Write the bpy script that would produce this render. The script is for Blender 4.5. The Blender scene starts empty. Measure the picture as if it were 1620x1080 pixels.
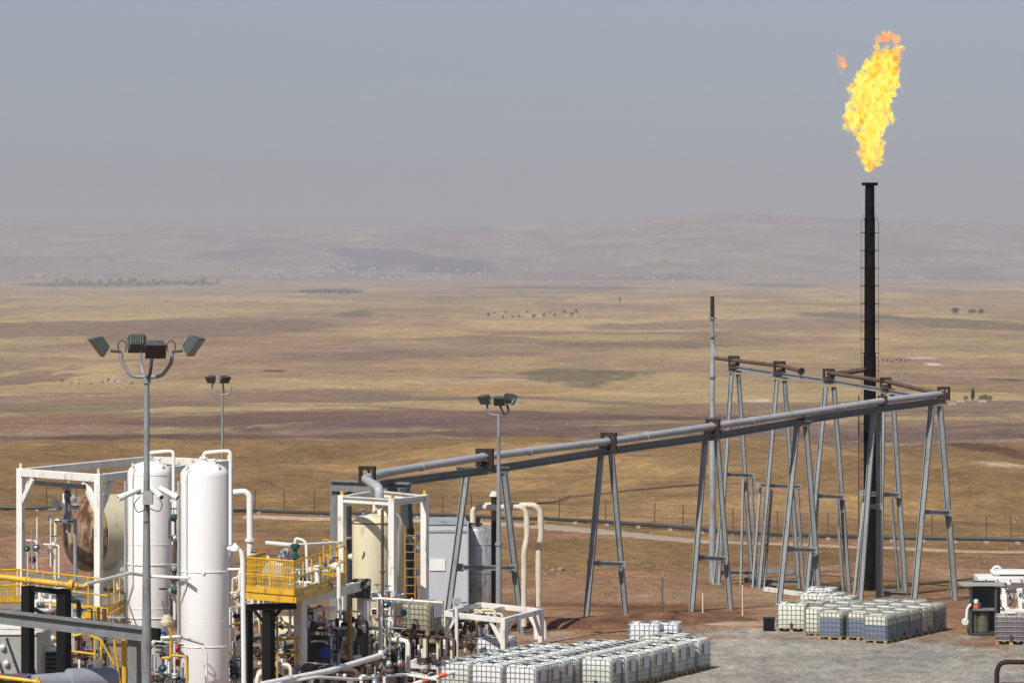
import bpy, math, random
import numpy as np
from mathutils import Vector, Matrix
R = math.radians
random.seed(7)
sc = bpy.context.scene
COL = sc.collection
# ------------------------------------------------------------------ camera, sky, sun, exposure
F, EYE, HOR = 6075.0, 14.0, 430.0          # focal length in photo pixels, eye height, horizon row
cam = bpy.data.cameras.new('camera'); camo = bpy.data.objects.new('camera', cam); COL.objects.link(camo)
camo.location = (0, 0, EYE); camo.rotation_euler = (R(90), 0, 0)
cam.sensor_width = 36; cam.lens = 135.0; cam.shift_y = (HOR-540)/1620.0
cam.clip_start = 1; cam.clip_end = 60000
sc.camera = camo
sc.render.resolution_x, sc.render.resolution_y = 1024, 682
SUN_EL, SUN_AZ = R(47), R(-150)            # azimuth measured clockwise from +Y (view direction)
w = bpy.data.worlds.new('World'); sc.world = w; w.use_nodes = True
nt = w.node_tree; nt.nodes.clear()
out = nt.nodes.new('ShaderNodeOutputWorld'); bg = nt.nodes.new('ShaderNodeBackground')
sky = nt.nodes.new('ShaderNodeTexSky'); sky.sky_type = 'NISHITA'; sky.sun_disc = False
sky.sun_elevation = SUN_EL; sky.sun_rotation = SUN_AZ; sky.air_density = 1.0; sky.dust_density = 1.0; sky.ozone_density = 3.0
hs = nt.nodes.new('ShaderNodeHueSaturation'); hs.inputs['Saturation'].default_value = 0.5
tint = nt.nodes.new('ShaderNodeMixRGB'); tint.blend_type = 'MULTIPLY'; tint.inputs[0].default_value = 1
tint.inputs[2].default_value = (0.88, 0.93, 1.09, 1)
nt.links.new(sky.outputs[0], hs.inputs['Color']); nt.links.new(hs.outputs[0], tint.inputs[1])
nt.links.new(tint.outputs[0], bg.inputs[0]); nt.links.new(bg.outputs[0], out.inputs[0])
bg.inputs[1].default_value = 0.075
sl = bpy.data.lights.new('sun', 'SUN'); sl.energy = 4.8; sl.angle = R(0.5); sl.color = (1, 0.95, 0.87)
so = bpy.data.objects.new('sun', sl); COL.objects.link(so)
sd = Vector((math.sin(SUN_AZ)*math.cos(SUN_EL), math.cos(SUN_AZ)*math.cos(SUN_EL), math.sin(SUN_EL)))
so.rotation_euler = sd.to_track_quat('Z', 'Y').to_euler(); so.location = (-40, -40, 60)
vs = sc.view_settings; vs.view_transform = 'Standard'; vs.look = 'None'; vs.gamma = 1; vs.exposure = 0.0
vs.use_curve_mapping = False
sc.cycles.use_denoising = True
sc.cycles.volume_bounces = 1; sc.cycles.max_bounces = 6; sc.cycles.diffuse_bounces = 3
sc.cycles.transparent_max_bounces = 8

# ------------------------------------------------------------------ materials
def mat(name, col, rough=0.6, metal=0.0, var=0.12, scale=3.0, dirt=None, dirt_amt=0.0, streak=True, spec=0.4, bump=0.0):
    """painted / bare surface with tone variation and optional dirt or rust patches"""
    m = bpy.data.materials.new(name); m.use_nodes = True
    n, l = m.node_tree.nodes, m.node_tree.links
    b = n['Principled BSDF']; b.inputs['Roughness'].default_value = rough; b.inputs['Metallic'].default_value = metal
    b.inputs['Specular IOR Level'].default_value = spec
    g = n.new('ShaderNodeNewGeometry')
    mp = n.new('ShaderNodeMapping'); mp.inputs['Scale'].default_value = (scale, scale, scale*(0.35 if streak else 1))
    l.new(g.outputs['Position'], mp.inputs[0])
    nz = n.new('ShaderNodeTexNoise'); nz.inputs['Scale'].default_value = 1; nz.inputs['Detail'].default_value = 8
    nz.inputs['Roughness'].default_value = 0.62; l.new(mp.outputs[0], nz.inputs['Vector'])
    rp = n.new('ShaderNodeValToRGB'); c = Vector(col)
    rp.color_ramp.elements[0].position = 0.3; rp.color_ramp.elements[0].color = (*(c*(1-var*1.5)), 1)
    rp.color_ramp.elements[1].position = 0.7; rp.color_ramp.elements[1].color = (*[min(0.9, x) for x in c*(1+var)], 1)
    l.new(nz.outputs[0], rp.inputs[0]); src = rp.outputs[0]
    if dirt:
        mp2 = n.new('ShaderNodeMapping'); mp2.inputs['Scale'].default_value = (scale*2.3, scale*2.3, scale*0.8)
        mp2.inputs['Location'].default_value = (13, 7, 3); l.new(g.outputs['Position'], mp2.inputs[0])
        n2 = n.new('ShaderNodeTexNoise'); n2.inputs['Scale'].default_value = 1; n2.inputs['Detail'].default_value = 10
        n2.inputs['Roughness'].default_value = 0.7; l.new(mp2.outputs[0], n2.inputs['Vector'])
        r2 = n.new('ShaderNodeValToRGB'); t = 0.72-0.35*dirt_amt
        r2.color_ramp.elements[0].position = t-0.06; r2.color_ramp.elements[1].position = t+0.08
        l.new(n2.outputs[0], r2.inputs[0])
        mx = n.new('ShaderNodeMixRGB'); l.new(r2.outputs[0], mx.inputs[0]); l.new(src, mx.inputs[1])
        mx.inputs[2].default_value = (*dirt, 1); src = mx.outputs[0]
    l.new(src, b.inputs['Base Color'])
    if bump:
        bp = n.new('ShaderNodeBump'); bp.inputs['Strength'].default_value = bump; bp.inputs['Distance'].default_value = 0.05
        l.new(nz.outputs[0], bp.inputs['Height']); l.new(bp.outputs[0], b.inputs['Normal'])
    return m
RUST = (0.16, 0.065, 0.03)
M = dict(
 white=mat('white_paint', (0.80, 0.80, 0.77), 0.45, var=0.05, scale=1.2, dirt=(0.42, 0.33, 0.24), dirt_amt=0.18),
 vessel=mat('white_vessel_paint', (0.86, 0.86, 0.85), 0.4, var=0.03, scale=0.6, dirt=(0.66, 0.62, 0.54), dirt_amt=0.12),
 frame=mat('weathered_white_paint', (0.80, 0.78, 0.72), 0.55, var=0.08, scale=1.5, dirt=(0.33, 0.17, 0.08), dirt_amt=0.3),
 cream=mat('cream_paint', (0.70, 0.63, 0.44), 0.5, var=0.06, scale=1.2, dirt=(0.42, 0.30, 0.18), dirt_amt=0.22),
 rustycream=mat('rust_stained_cream', (0.34, 0.24, 0.145), 0.85, var=0.35, scale=1.0, dirt=(0.09, 0.035, 0.015), dirt_amt=0.68),
 yellow=mat('safety_yellow_paint', (0.72, 0.42, 0.03), 0.5, var=0.10, scale=1.5, dirt=(0.30, 0.17, 0.05), dirt_amt=0.35),
 ochre=mat('worn_ochre_paint', (0.42, 0.24, 0.05), 0.65, var=0.2, dirt=(0.16, 0.08, 0.03), dirt_amt=0.4),
 black=mat('black_steel', (0.008, 0.008, 0.009), 0.7, spec=0.2, var=0.2),
 stack=mat('sooty_black_steel', (0.004, 0.0035, 0.0035), 0.9, spec=0.1, var=0.3, dirt=(0.014, 0.009, 0.007), dirt_amt=0.5),
 galv=mat('galvanised_grey', (0.27, 0.29, 0.295), 0.55, metal=0.1, var=0.12, scale=1.0, dirt=(0.15, 0.15, 0.15), dirt_amt=0.4),
 pipe=mat('grey_painted_pipe', (0.38, 0.40, 0.42), 0.45, var=0.08, scale=0.8, dirt=(0.25, 0.23, 0.21), dirt_amt=0.3),
 beam=mat('dark_grey_beam', (0.19, 0.20, 0.20), 0.6, var=0.12, dirt=(0.09, 0.08, 0.07), dirt_amt=0.3),
 rust=mat('rusty_steel', (0.034, 0.019, 0.014), 0.85, var=0.4, scale=5, dirt=(0.03, 0.02, 0.015), dirt_amt=0.4),
 rustpipe=mat('rust_brown_pipe', (0.11, 0.07, 0.055), 0.8, var=0.3, scale=3),
 dark=mat('dark_grey_metal', (0.05, 0.055, 0.055), 0.55, var=0.2),
 lamp=mat('lamp_housing_grey', (0.07, 0.08, 0.075), 0.5, var=0.12),
 glass=mat('dark_lamp_glass', (0.03, 0.03, 0.03), 0.15, var=0.05, spec=0.6),
 silver=mat('aluminium_cladding', (0.52, 0.54, 0.56), 0.35, metal=0.35, var=0.12, scale=0.7, dirt=(0.16, 0.12, 0.10), dirt_amt=0.42),
 bluegrey=mat('blue_grey_panel', (0.50, 0.52, 0.56), 0.5, var=0.04, scale=0.5),
 greybox=mat('pale_grey_panel', (0.36, 0.37, 0.35), 0.55, var=0.08, dirt=(0.2, 0.17, 0.13), dirt_amt=0.3),
 greyvessel=mat('slate_grey_paint', (0.27, 0.29, 0.33), 0.4, var=0.08),
 wood=mat('pallet_wood', (0.40, 0.27, 0.14), 0.85, var=0.3, scale=6),
 cage=mat('cage_steel', (0.28, 0.30, 0.29), 0.5, metal=0.4, var=0.1),
 cap=mat('black_cap', (0.02, 0.02, 0.02), 0.5),
 plate=mat('label_plate', (0.62, 0.62, 0.66), 0.45, var=0.06),
 blue=mat('blue_paint', (0.03, 0.05, 0.30), 0.4), red=mat('red_paint', (0.4, 0.02, 0.02), 0.5),
 green=mat('dark_green_paint', (0.02, 0.09, 0.08), 0.5), orange=mat('orange_paint', (0.75, 0.16, 0.06), 0.6),
 tanpipe=mat('tan_pipe_insulation', (0.66, 0.58, 0.46), 0.6, var=0.1, dirt=(0.4, 0.3, 0.2), dirt_amt=0.4),
 oliv=mat('olive_drum', (0.12, 0.12, 0.08), 0.55, var=0.15), purple=mat('mauve_cover', (0.12, 0.09, 0.12), 0.7),
 rock=mat('pale_rock', (0.30, 0.21, 0.16), 0.95, var=0.25, scale=4, streak=False),
 conc=mat('concrete', (0.36, 0.32, 0.27), 0.9, var=0.15, streak=False),
 skin=mat('skin', (0.35, 0.2, 0.13), 0.6), grating=mat('deck_grating', (0.22, 0.20, 0.17), 0.7, var=0.2),
 house=mat('pale_house_wall', (0.50, 0.46, 0.41), 0.9, var=0.15, scale=0.05, streak=False),
 bark=mat('bark', (0.08, 0.05, 0.035), 0.9), leaf=mat('foliage', (0.05, 0.065, 0.035), 0.85, var=0.4, scale=0.6, streak=False),
 fence=mat('fence_steel', (0.12, 0.08, 0.06), 0.8), stake=mat('bleached_stake', (0.62, 0.52, 0.42), 0.8),
)
def ibc_mat(name, top, low=None, level=0.7):
    m = bpy.data.materials.new(name); m.use_nodes = True; n, l = m.node_tree.nodes, m.node_tree.links
    b = n['Principled BSDF']; b.inputs['Roughness'].default_value = 0.35
    b.inputs['Subsurface Weight'].default_value = 0.0
    tc = n.new('ShaderNodeTexCoord'); sp = n.new('ShaderNodeSeparateXYZ'); l.new(tc.outputs['Object'], sp.inputs[0])
    oi = n.new('ShaderNodeObjectInfo')
    nz = n.new('ShaderNodeTexNoise'); nz.inputs['Scale'].default_value = 3; nz.inputs['Detail'].default_value = 5
    g = n.new('ShaderNodeNewGeometry'); l.new(g.outputs['Position'], nz.inputs['Vector'])
    r = n.new('ShaderNodeValToRGB'); r.color_ramp.elements[0].position = 0.3; r.color_ramp.elements[1].position = 0.7
    r.color_ramp.elements[0].color = (*[x*0.86 for x in top], 1); r.color_ramp.elements[1].color = (*top, 1)
    l.new(nz.outputs[0], r.inputs[0]); src = r.outputs[0]
    if low:                                     # the level of the liquid inside shows through the plastic
        ad = n.new('ShaderNodeMath'); ad.operation = 'MULTIPLY_ADD'; ad.inputs[1].default_value = 0.22; ad.inputs[2].default_value = level-0.11
        l.new(oi.outputs['Random'], ad.inputs[0])
        lt = n.new('ShaderNodeMath'); lt.operation = 'LESS_THAN'; l.new(sp.outputs['Z'], lt.inputs[0]); l.new(ad.outputs[0], lt.inputs[1])
        mx = n.new('ShaderNodeMixRGB'); l.new(lt.outputs[0], mx.inputs[0]); l.new(src, mx.inputs[1]); mx.inputs[2].default_value = (*low, 1)
        src = mx.outputs[0]
    l.new(src, b.inputs['Base Color']); return m
IB_CLEAR = ibc_mat('tank_plastic_empty', (0.76, 0.79, 0.77), (0.60, 0.64, 0.57), 0.8)
IB_WHITE = ibc_mat('tank_plastic_white', (0.82, 0.83, 0.85), (0.68, 0.72, 0.76), 0.5)
IB_BLUE = ibc_mat('tank_plastic_blue_liquid', (0.66, 0.65, 0.55), (0.17, 0.21, 0.29), 0.78)
IB_CREAM = ibc_mat('tank_plastic_yellowed', (0.80, 0.78, 0.68), (0.66, 0.65, 0.54), 0.6)
IB_OLD = ibc_mat('tank_plastic_stained', (0.46, 0.40, 0.26), (0.36, 0.31, 0.19), 0.55)
IB_MAUVE = ibc_mat('tank_plastic_mauve_liquid', (0.42, 0.36, 0.26), (0.17, 0.14, 0.16), 1.0)

# ------------------------------------------------------------------ mesh helpers
def P(px, py, D): return Vector(((px-810)/F*D, D, EYE-(py-HOR)/F*D))   # photo pixel + real distance -> point in the world
def m_(px, D): return px*D/F
class MB:
    def __init__(s): s.v = []; s.f = []
    def add(s, vs_, fs_):
        k = len(s.v); s.v += [Vector(a) for a in vs_]; s.f += [tuple(i+k for i in f) for f in fs_]; return s
    def box(s, c, size, rz=0, tilt=None):
        x, y, z = [a/2 for a in size]; m = Matrix.Rotation(rz, 3, 'Z')
        if tilt is not None: m = tilt
        vs_ = [Vector(c)+m@Vector((a*x, b*y, d*z)) for d in (-1, 1) for a, b in ((-1,-1),(1,-1),(1,1),(-1,1))]
        return s.add(vs_, [(3,2,1,0),(4,5,6,7),(0,1,5,4),(1,2,6,5),(2,3,7,6),(3,0,4,7)])
    def bar(s, A, B, w_, h=None):
        A, B = Vector(A), Vector(B); h = h or w_; d = (B-A)
        if d.length < 1e-5: return s
        d.normalize(); up = Vector((0, 0, 1)) if abs(d.z) < 0.9 else Vector((0.469, 0.883, 0))
        x = d.cross(up).normalized(); y = x.cross(d)
        vs_ = [P_+x*(a*w_/2)+y*(b*h/2) for P_ in (A, B) for a, b in ((-1,-1),(1,-1),(1,1),(-1,1))]
        return s.add(vs_, [(3,2,1,0),(4,5,6,7),(0,1,5,4),(1,2,6,5),(2,3,7,6),(3,0,4,7)])
    def ibeam(s, A, B, w_, h, t=None):
        t = t or h*0.16; A, B = Vector(A), Vector(B)
        up = Vector((0, 0, 1))
        s.bar(A+up*(h/2-t/2), B+up*(h/2-t/2), w_, t); s.bar(A-up*(h/2-t/2), B-up*(h/2-t/2), w_, t)
        return s.bar(A, B, t*0.7, h-2*t-0.004)
    def tube(s, pts, r, seg=10, cap=True, bend=0.0):
        pts = [Vector(p) for p in pts]
        if bend > 0 and len(pts) > 2:            # round off the corners
            q = [pts[0]]
            for i in range(1, len(pts)-1):
                a, b, c = pts[i-1], pts[i], pts[i+1]
                k = min(bend, (a-b).length*0.45, (c-b).length*0.45)
                p0, p2 = b+(a-b).normalized()*k, b+(c-b).normalized()*k
                q += [p0*(1-t)**2+b*2*t*(1-t)+p2*t*t for t in (0, 0.25, 0.5, 0.75, 1)]
            pts = q+[pts[-1]]
        rr = r if hasattr(r, '__len__') else [r]*len(pts)
        n = len(pts); k0 = len(s.v); nx = None
        for i, p in enumerate(pts):
            t = (pts[min(i+1, n-1)]-pts[max(i-1, 0)])
            t = t.normalized() if t.length > 1e-9 else Vector((0, 0, 1))
            if nx is None: nx = t.orthogonal().normalized()
            nx = (nx-t*nx.dot(t))
            nx = nx.normalized() if nx.length > 1e-6 else t.orthogonal().normalized()
            by = t.cross(nx)
            for j in range(seg):
                a = 2*math.pi*j/seg; s.v.append(p+(nx*math.cos(a)+by*math.sin(a))*rr[i])
        for i in range(n-1):
            for j in range(seg):
                j2 = (j+1) % seg; s.f.append((k0+i*seg+j, k0+i*seg+j2, k0+(i+1)*seg+j2, k0+(i+1)*seg+j))
        if cap:
            s.f.append(tuple(k0+j for j in range(seg))[::-1]); s.f.append(tuple(k0+(n-1)*seg+j for j in range(seg)))
        return s
    def lathe(s, A, axis, prof, seg=32):
        """prof: list of (distance along axis, radius)"""
        A = Vector(A); ax = Vector(axis).normalized(); nx = ax.orthogonal().normalized(); by = ax.cross(nx); k0 = len(s.v)
        for d, r in prof:
            for j in range(seg):
                a = 2*math.pi*j/seg; s.v.append(A+ax*d+(nx*math.cos(a)+by*math.sin(a))*max(r, 1e-4))
        for i in range(len(prof)-1):
            for j in range(seg):
                j2 = (j+1) % seg; s.f.append((k0+i*seg+j, k0+i*seg+j2, k0+(i+1)*seg+j2, k0+(i+1)*seg+j))
        s.f.append(tuple(k0+j for j in range(seg))[::-1]); s.f.append(tuple(k0+(len(prof)-1)*seg+j for j in range(seg)))
        return s
    def ring(s, c, axis, R_, r, seg=24, ss=8):
        c = Vector(c); ax = Vector(axis).normalized(); nx = ax.orthogonal().normalized(); by = ax.cross(nx); k0 = len(s.v)
        for i in range(seg):
            a = 2*math.pi*i/seg; d = nx*math.cos(a)+by*math.sin(a)
            for j in range(ss):
                b = 2*math.pi*j/ss; s.v.append(c+d*(R_+r*math.cos(b))+ax*(r*math.sin(b)))
        for i in range(seg):
            for j in range(ss):
                i2, j2 = (i+1) % seg, (j+1) % ss; s.f.append((k0+i*ss+j, k0+i2*ss+j, k0+i2*ss+j2, k0+i*ss+j2))
        return s
    def ball(s, c, r, seg=12, sq=(1, 1, 1)):
        k0 = len(s.v); n = seg//2
        for i in range(n+1):
            th = math.pi*i/n
            for j in range(seg):
                a = 2*math.pi*j/seg
                s.v.append(Vector(c)+Vector((math.sin(th)*math.cos(a)*r*sq[0], math.sin(th)*math.sin(a)*r*sq[1], math.cos(th)*r*sq[2]+0)))
        for i in range(n):
            for j in range(seg):
                j2 = (j+1) % seg; s.f.append((k0+i*seg+j, k0+(i+1)*seg+j, k0+(i+1)*seg+j2, k0+i*seg+j2))
        return s
    def build(s, name, material, parent=None, origin=None, smooth=True, bevel=0, angle=40):
        base = Vector(parent['_o']) if parent is not None else (Vector(origin) if origin is not None else Vector((0, 0, 0)))
        me = bpy.data.meshes.new(name); me.from_pydata([tuple(v-base) for v in s.v], [], s.f); me.update()
        if material is not None: me.materials.append(material)
        if smooth:
            me.polygons.foreach_set('use_smooth', [True]*len(me.polygons)); me.set_sharp_from_angle(angle=R(angle))
        o = bpy.data.objects.new(name, me); COL.objects.link(o)
        if parent is not None: o.parent = parent
        else: o.location = base
        o['_o'] = tuple(base)
        if bevel:
            b = o.modifiers.new('bevel', 'BEVEL'); b.width = bevel; b.segments = 2; b.limit_method = 'ANGLE'
        return o
def tag(o, label=None, cat=None, group=None, kind=None):
    if label: o['label'] = label
    if cat: o['category'] = cat
    if group: o['group'] = group
    if kind: o['kind'] = kind
    return o
def thing(name, label, cat, loc, group=None):
    o = bpy.data.objects.new(name, None); COL.objects.link(o); o.location = loc; o['_o'] = tuple(loc)
    o.empty_display_size = 0.3
    return tag(o, label, cat, group)
def copy_tree(o, parent=None):
    c = o.copy(); COL.objects.link(c)
    if parent is not None: c.parent = parent
    for ch in list(o.children): copy_tree(ch, c)
    return c
UX = Vector((math.cos(R(27)), -math.sin(R(27)), 0)); VX = Vector((math.sin(R(27)), math.cos(R(27)), 0))   # the plant's two plan directions

# ------------------------------------------------------------------ terrain
def _hash(ix, iy, seed):
    n = (ix.astype(np.int64)*374761393+iy.astype(np.int64)*668265263+seed*1442695041) & 0x7fffffff
    n = ((n ^ (n >> 13))*1274126177) & 0x7fffffff
    n = ((n ^ (n >> 16))*668265263) & 0x7fffffff
    return ((n ^ (n >> 15)) & 0xffff)/65535.0
def vnoise(x, y, seed=0):
    x, y = np.asarray(x, float), np.asarray(y, float)
    ix, iy = np.floor(x), np.floor(y); fx, fy = x-ix, y-iy; fx = fx*fx*(3-2*fx); fy = fy*fy*(3-2*fy)
    a, b = _hash(ix, iy, seed), _hash(ix+1, iy, seed); c, d = _hash(ix, iy+1, seed), _hash(ix+1, iy+1, seed)
    return (a*(1-fx)+b*fx)*(1-fy)+(c*(1-fx)+d*fx)*fy
def fbm(x, y, seed=0, o=4):
    s, a, t = 0, 1, 0
    for i in range(o): s = s+a*vnoise(x*2**i, y*2**i, seed+i*17); t += a; a *= 0.5
    return s/t
_pr = [(0,None,0),(150,None,0),(158,None,-0.12),(165,None,-0.45),(175,None,-1.05),(190,None,-1.5),(205,897,0),(222,868,0),(240,845,0),(270,815,0),
       (320,778,0),(400,738,0),(480,712,0),(560,702,0),(700,692,0),(830,668,0),(950,655,0),(1200,646,0),(1600,628,0),(2200,600,0),(3000,566,0),
       (4200,530,0),(5500,500,0),(7500,470,0),(9500,452,0),(11500,443,0),(12500,432,0),(13500,410,0),(14500,388,0),(15500,364,0),(16200,352,0),(17000,362,0),(18500,420,0)]
_Y = np.array([p[0] for p in _pr], float)
_Z = np.array([p[2] if p[1] is None else EYE-(p[1]-HOR)*p[0]/F for p in _pr], float)
_q = np.geomspace(20, 18500, 3000); _zq = np.interp(_q, _Y, _Z); _k = np.hanning(31); _k /= _k.sum()
_zs = np.convolve(np.pad(_zq, 15, 'edge'), _k, 'valid')
_zs = np.where(_q < 150, 0, _zs)
_rx = np.array([-2000,-400,0,300,640,960,1060,1160,1260,1440,1620,2100,3600], float)
_ry = np.array([356,350,350,356,360,357,347,341,346,352,359,365,360], float)
def gz(X, Y):
    X, Y = np.asarray(X, float), np.asarray(Y, float)
    z = np.interp(Y, _q, _zs)
    s = np.clip((Y-155)/60, 0, 1)
    u = X/np.maximum(Y, 1)*F+810
    # broad and fine relief, growing with distance
    z = z+s*(fbm(X/14, Y/22, 3, 4)-0.5)*0.9*np.clip(Y/300, 0.5, 1)
    z = z+np.clip((Y-300)/300, 0, 1)*(fbm(X/60, Y/90, 9, 4)-0.5)*4.0*np.clip((Y-300)/900, 0.15, 1)
    z = z+np.exp(-((Y-420)/150)**2)*((fbm(X/38+Y/90, Y/75-X/120, 101, 3)-0.5)*5.5+(fbm(X/9, Y/26, 102, 3)-.5)*.9)
    z = z+np.clip((Y-1300)/1500, 0, 1)*(fbm(X/330, Y/420, 11, 4)-0.5)*12*np.clip(Y/6000, 0.3, 1)
    g = np.exp(-((Y-640-0.4*X-30*(vnoise(X/40, Y*0, 5)-0.5))/85)**2)   # the eroded gully
    z = z-g*(2.0+3.5*np.abs(fbm(X/18, Y/60, 21, 4)-0.5)*2)
    h = np.clip((Y-11800)/4400, 0, 1)
    z = z+h*(HOR-np.interp(u, _rx, _ry)-(HOR-352))*16200/F
    z = z+h*(1-np.clip((Y-15000)/1500, 0, 1)*0.8)*(fbm(X/700, Y/700, 31, 6)-0.5)*120+h*(np.abs(fbm(X/260, Y/420, 33, 5)-0.5))*150*(1-h*0.75)
    return z
def hit(px, py):
    Ys = np.geomspace(60, 16500, 6000); X = (px-810)/F*Ys; yy = HOR+(EYE-gz(X, Ys))*F/Ys
    i = int(np.argmax(yy <= py)) or 5999
    return Vector((X[i], Ys[i], float(gz(X[i], Ys[i]))))
def gzf(x, y): return float(gz(x, y))
cols = np.linspace(-1000, 2620, 760); rows = np.concatenate([np.linspace(30, 118, 12), np.geomspace(120, 18300, 760)])
UU, YY = np.meshgrid(cols, rows); XX = (UU-810)/F*np.maximum(YY, 60+YY*0.5); ZZ = gz(XX, YY)
PY = HOR+(EYE-ZZ)*F/YY; UPX = XX/YY*F+810
# surface colours: soil, gravel, dry grass, ploughed and stubble fields, scrub
def C(r, g, b): return np.array([r, g, b])
gravel, soil, dsoil, grass, gold = C(.335,.315,.272), C(.27,.155,.09), C(.13,.055,.028), C(.22,.135,.06), C(.30,.19,.085)
straw, brown, mauve, olive, pink = C(.335,.245,.125), C(.26,.175,.10), C(.225,.152,.105), C(.19,.15,.08), C(.29,.20,.12)
def mixc(c, k, w_): w_ = np.clip(w_, 0, 1)[..., None]; return c*(1-w_)+k*w_
def sst(a, b, x): t = np.clip((x-a)/(b-a), 0, 1); return t*t*(3-2*t)
wx = XX+60*(fbm(XX/180, YY/260, 41)-0.5)*np.clip(YY/800, 0, 2); wy = YY+160*(fbm(XX/140, YY/300, 43)-0.5)*np.clip(YY/1500, 0, 3)
c = np.zeros(XX.shape+(3,))+gravel
c = mixc(c, soil, sst(0.50, 0.58, fbm(XX/9, YY/9, 51)+0.35*sst(135, 152, YY)+0.5*sst(6, -4, XX)+0.25*sst(122,112,YY)-0.12*(XX > 4)))
rut = np.abs(((XX*.85-YY*.5)+2.5*(fbm(XX/14, YY/14, 120)-.5)*2) % 3.4-1.7)
c = mixc(c, C(.41,.385,.335), .45*sst(.35, .12, rut)*sst(.4, .6, fbm(XX/9, YY/9, 121)))
c = mixc(c, C(.28,.26,.225), .4*sst(.56, .66, fbm(XX/4, YY/6, 122)))
c = mixc(c, C(.40,.35,.28), .3*sst(.55, .68, fbm(XX/7, YY/5, 123)))
c = mixc(c, soil, sst(148, 153, YY+3*(fbm(XX/3, YY/3, 53)-.5)))
c = mixc(c, dsoil, sst(.45, .6, fbm(XX/7, YY/5, 55))*sst(149, 152, YY)*sst(178, 164, YY)*sst(11, 7, XX))
c = mixc(c, pink, 0.7*sst(.5, .62, fbm(XX/12, YY/9, 57))*sst(160, 170, YY))
c = mixc(c, grass, sst(.42, .56, fbm(XX/16, YY/12, 59)+0.0015*(YY-190))*sst(172, 185, YY))
c = mixc(c, gold, sst(.40, .62, fbm(XX/22, YY/26, 61))*sst(236, 262, YY+4*(fbm(XX/4, YY/4, 63)-.5)))
c = mixc(c, grass, 0.8*sst(.45, .62, fbm(XX/13, YY/40, 64, 5))*sst(236, 262, YY))
c = mixc(c, C(.34,.19,.125), sst(-14, -24, XX-0.06*(YY-190))*sst(170, 190, YY)*sst(252, 236, YY)*sst(.3, .5, fbm(XX/8, YY/8, 65)))
# gully
gY = YY-0.4*XX; gg = sst(520, 570, gY+50*(fbm(XX/25, YY/50, 67)-.5))*sst(980, 860, gY+120*(fbm(XX/45, YY/80, 68)-.5))
c = mixc(c, mauve, gg*0.82); c = mixc(c, C(.19,.115,.085), .8*gg*sst(.5, .6, fbm(XX/12, YY/40, 69, 5))); c = mixc(c, straw, 0.8*gg*sst(.6, .68, fbm(XX/30, YY/70, 70, 5)))
# fields of the plain
pl = sst(850, 1000, gY)
for k, (sx, sy, sd_) in enumerate(((230, 330, 71), (420, 620, 72))):
    a_ = R(18+23*k); rx_, ry_ = (wx*math.cos(a_)+wy*math.sin(a_))/sx, (-wx*math.sin(a_)+wy*math.cos(a_))/sy
    h = _hash(np.floor(rx_), np.floor(ry_), sd_); wgt = pl*(0.9 if k == 0 else 0.65*sst(1500, 3200, YY))
    for lo, hi, kc in ((0, .34, straw), (.34, .52, brown), (.52, .68, mauve), (.68, .78, olive), (.78, .9, gold), (.9, 1.01, pink)):
        c = mixc(c, kc, wgt*((h >= lo) & (h < hi)))
n1 = fbm(XX/150, YY/420, 73, 5); c = mixc(c, mauve*0.95, pl*0.5*sst(.52, .6, n1)); c = mixc(c, straw*1.08, pl*0.75*sst(.45, .36, n1))
n2 = fbm(XX/500, YY/900, 75, 4); c = mixc(c, mauve, pl*0.4*sst(.54, .62, n2)*sst(1200, 2500, YY))
c = mixc(c, pink*0.8, pl*.5*sst(.55, .65, fbm(XX/300, YY/500, 77, 4)))
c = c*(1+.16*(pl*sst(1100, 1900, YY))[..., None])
hl = sst(10600, 11800, YY); c = mixc(c, C(.225,.165,.122), hl*0.9); c = mixc(c, C(.13,.105,.08), hl*.8*sst(.47, .58, fbm(XX/240, YY/420, 79, 6)))
c = mixc(c, C(.40,.33,.23), hl*.4*sst(.56, .64, fbm(XX/120, YY/160, 81, 6)))
def patch(px0, py0, w_, h_, col, soft=0.35, amt=1.0, ang=0, rag=.55):
    """a field or scrub patch lying on the ground where that part of the plain is"""
    global c
    o = hit(px0, py0); a = w_/2*o.y/F; b = abs(hit(px0, py0-h_/2).y-hit(px0, py0+h_/2).y)/2+1
    q = np.sqrt(((XX-o.x-(YY-o.y)*ang)/a)**2+((YY-o.y)/b)**2)+rag*(fbm(XX/a*2.2, YY/b*2.2, int(px0), 6)-.5)
    c = mixc(c, col, amt*sst(1+soft/2, 1-soft/2, q))
for a_ in ((610,405,150,20,C(.05,.06,.08)),(690,414,170,22,C(.045,.055,.08)),(560,420,90,12,C(.07,.08,.10)),(760,425,70,10,C(.08,.09,.11)),(380,398,170,16,C(.09,.09,.095)),(720,420,110,20,C(.04,.05,.08)),(550,400,60,12,C(.05,.06,.08)),
           (200,447,300,7,C(.06,.07,.05)),(520,461,110,4,C(.07,.08,.05)),(880,455,300,5,C(.10,.10,.08)),(560,497,60,11,C(.13,.125,.08)),
           (945,600,130,26,olive*0.85),(330,520,400,30,mauve*0.9),(100,590,170,36,straw*1.1),(700,640,620,14,straw*1.1),(1530,512,170,20,olive*.8),
           (1350,502,170,8,C(.12,.12,.09)),(440,540,260,20,brown),(20,597,70,34,mauve),(760,575,300,26,straw*.95),(300,490,500,14,straw),(1150,560,400,30,straw),
           (1250,620,420,26,straw*1.05),(900,530,500,18,pink*.8),(500,620,300,12,mauve),(1330,580,200,10,brown),(1480,540,300,16,straw),
           (1040,440,200,6,C(.08,.08,.08)),(1220,450,160,5,C(.09,.09,.09))): patch(*a_, .35, .85, 0, 1.5 if a_[1] < 430 else .7)
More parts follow.
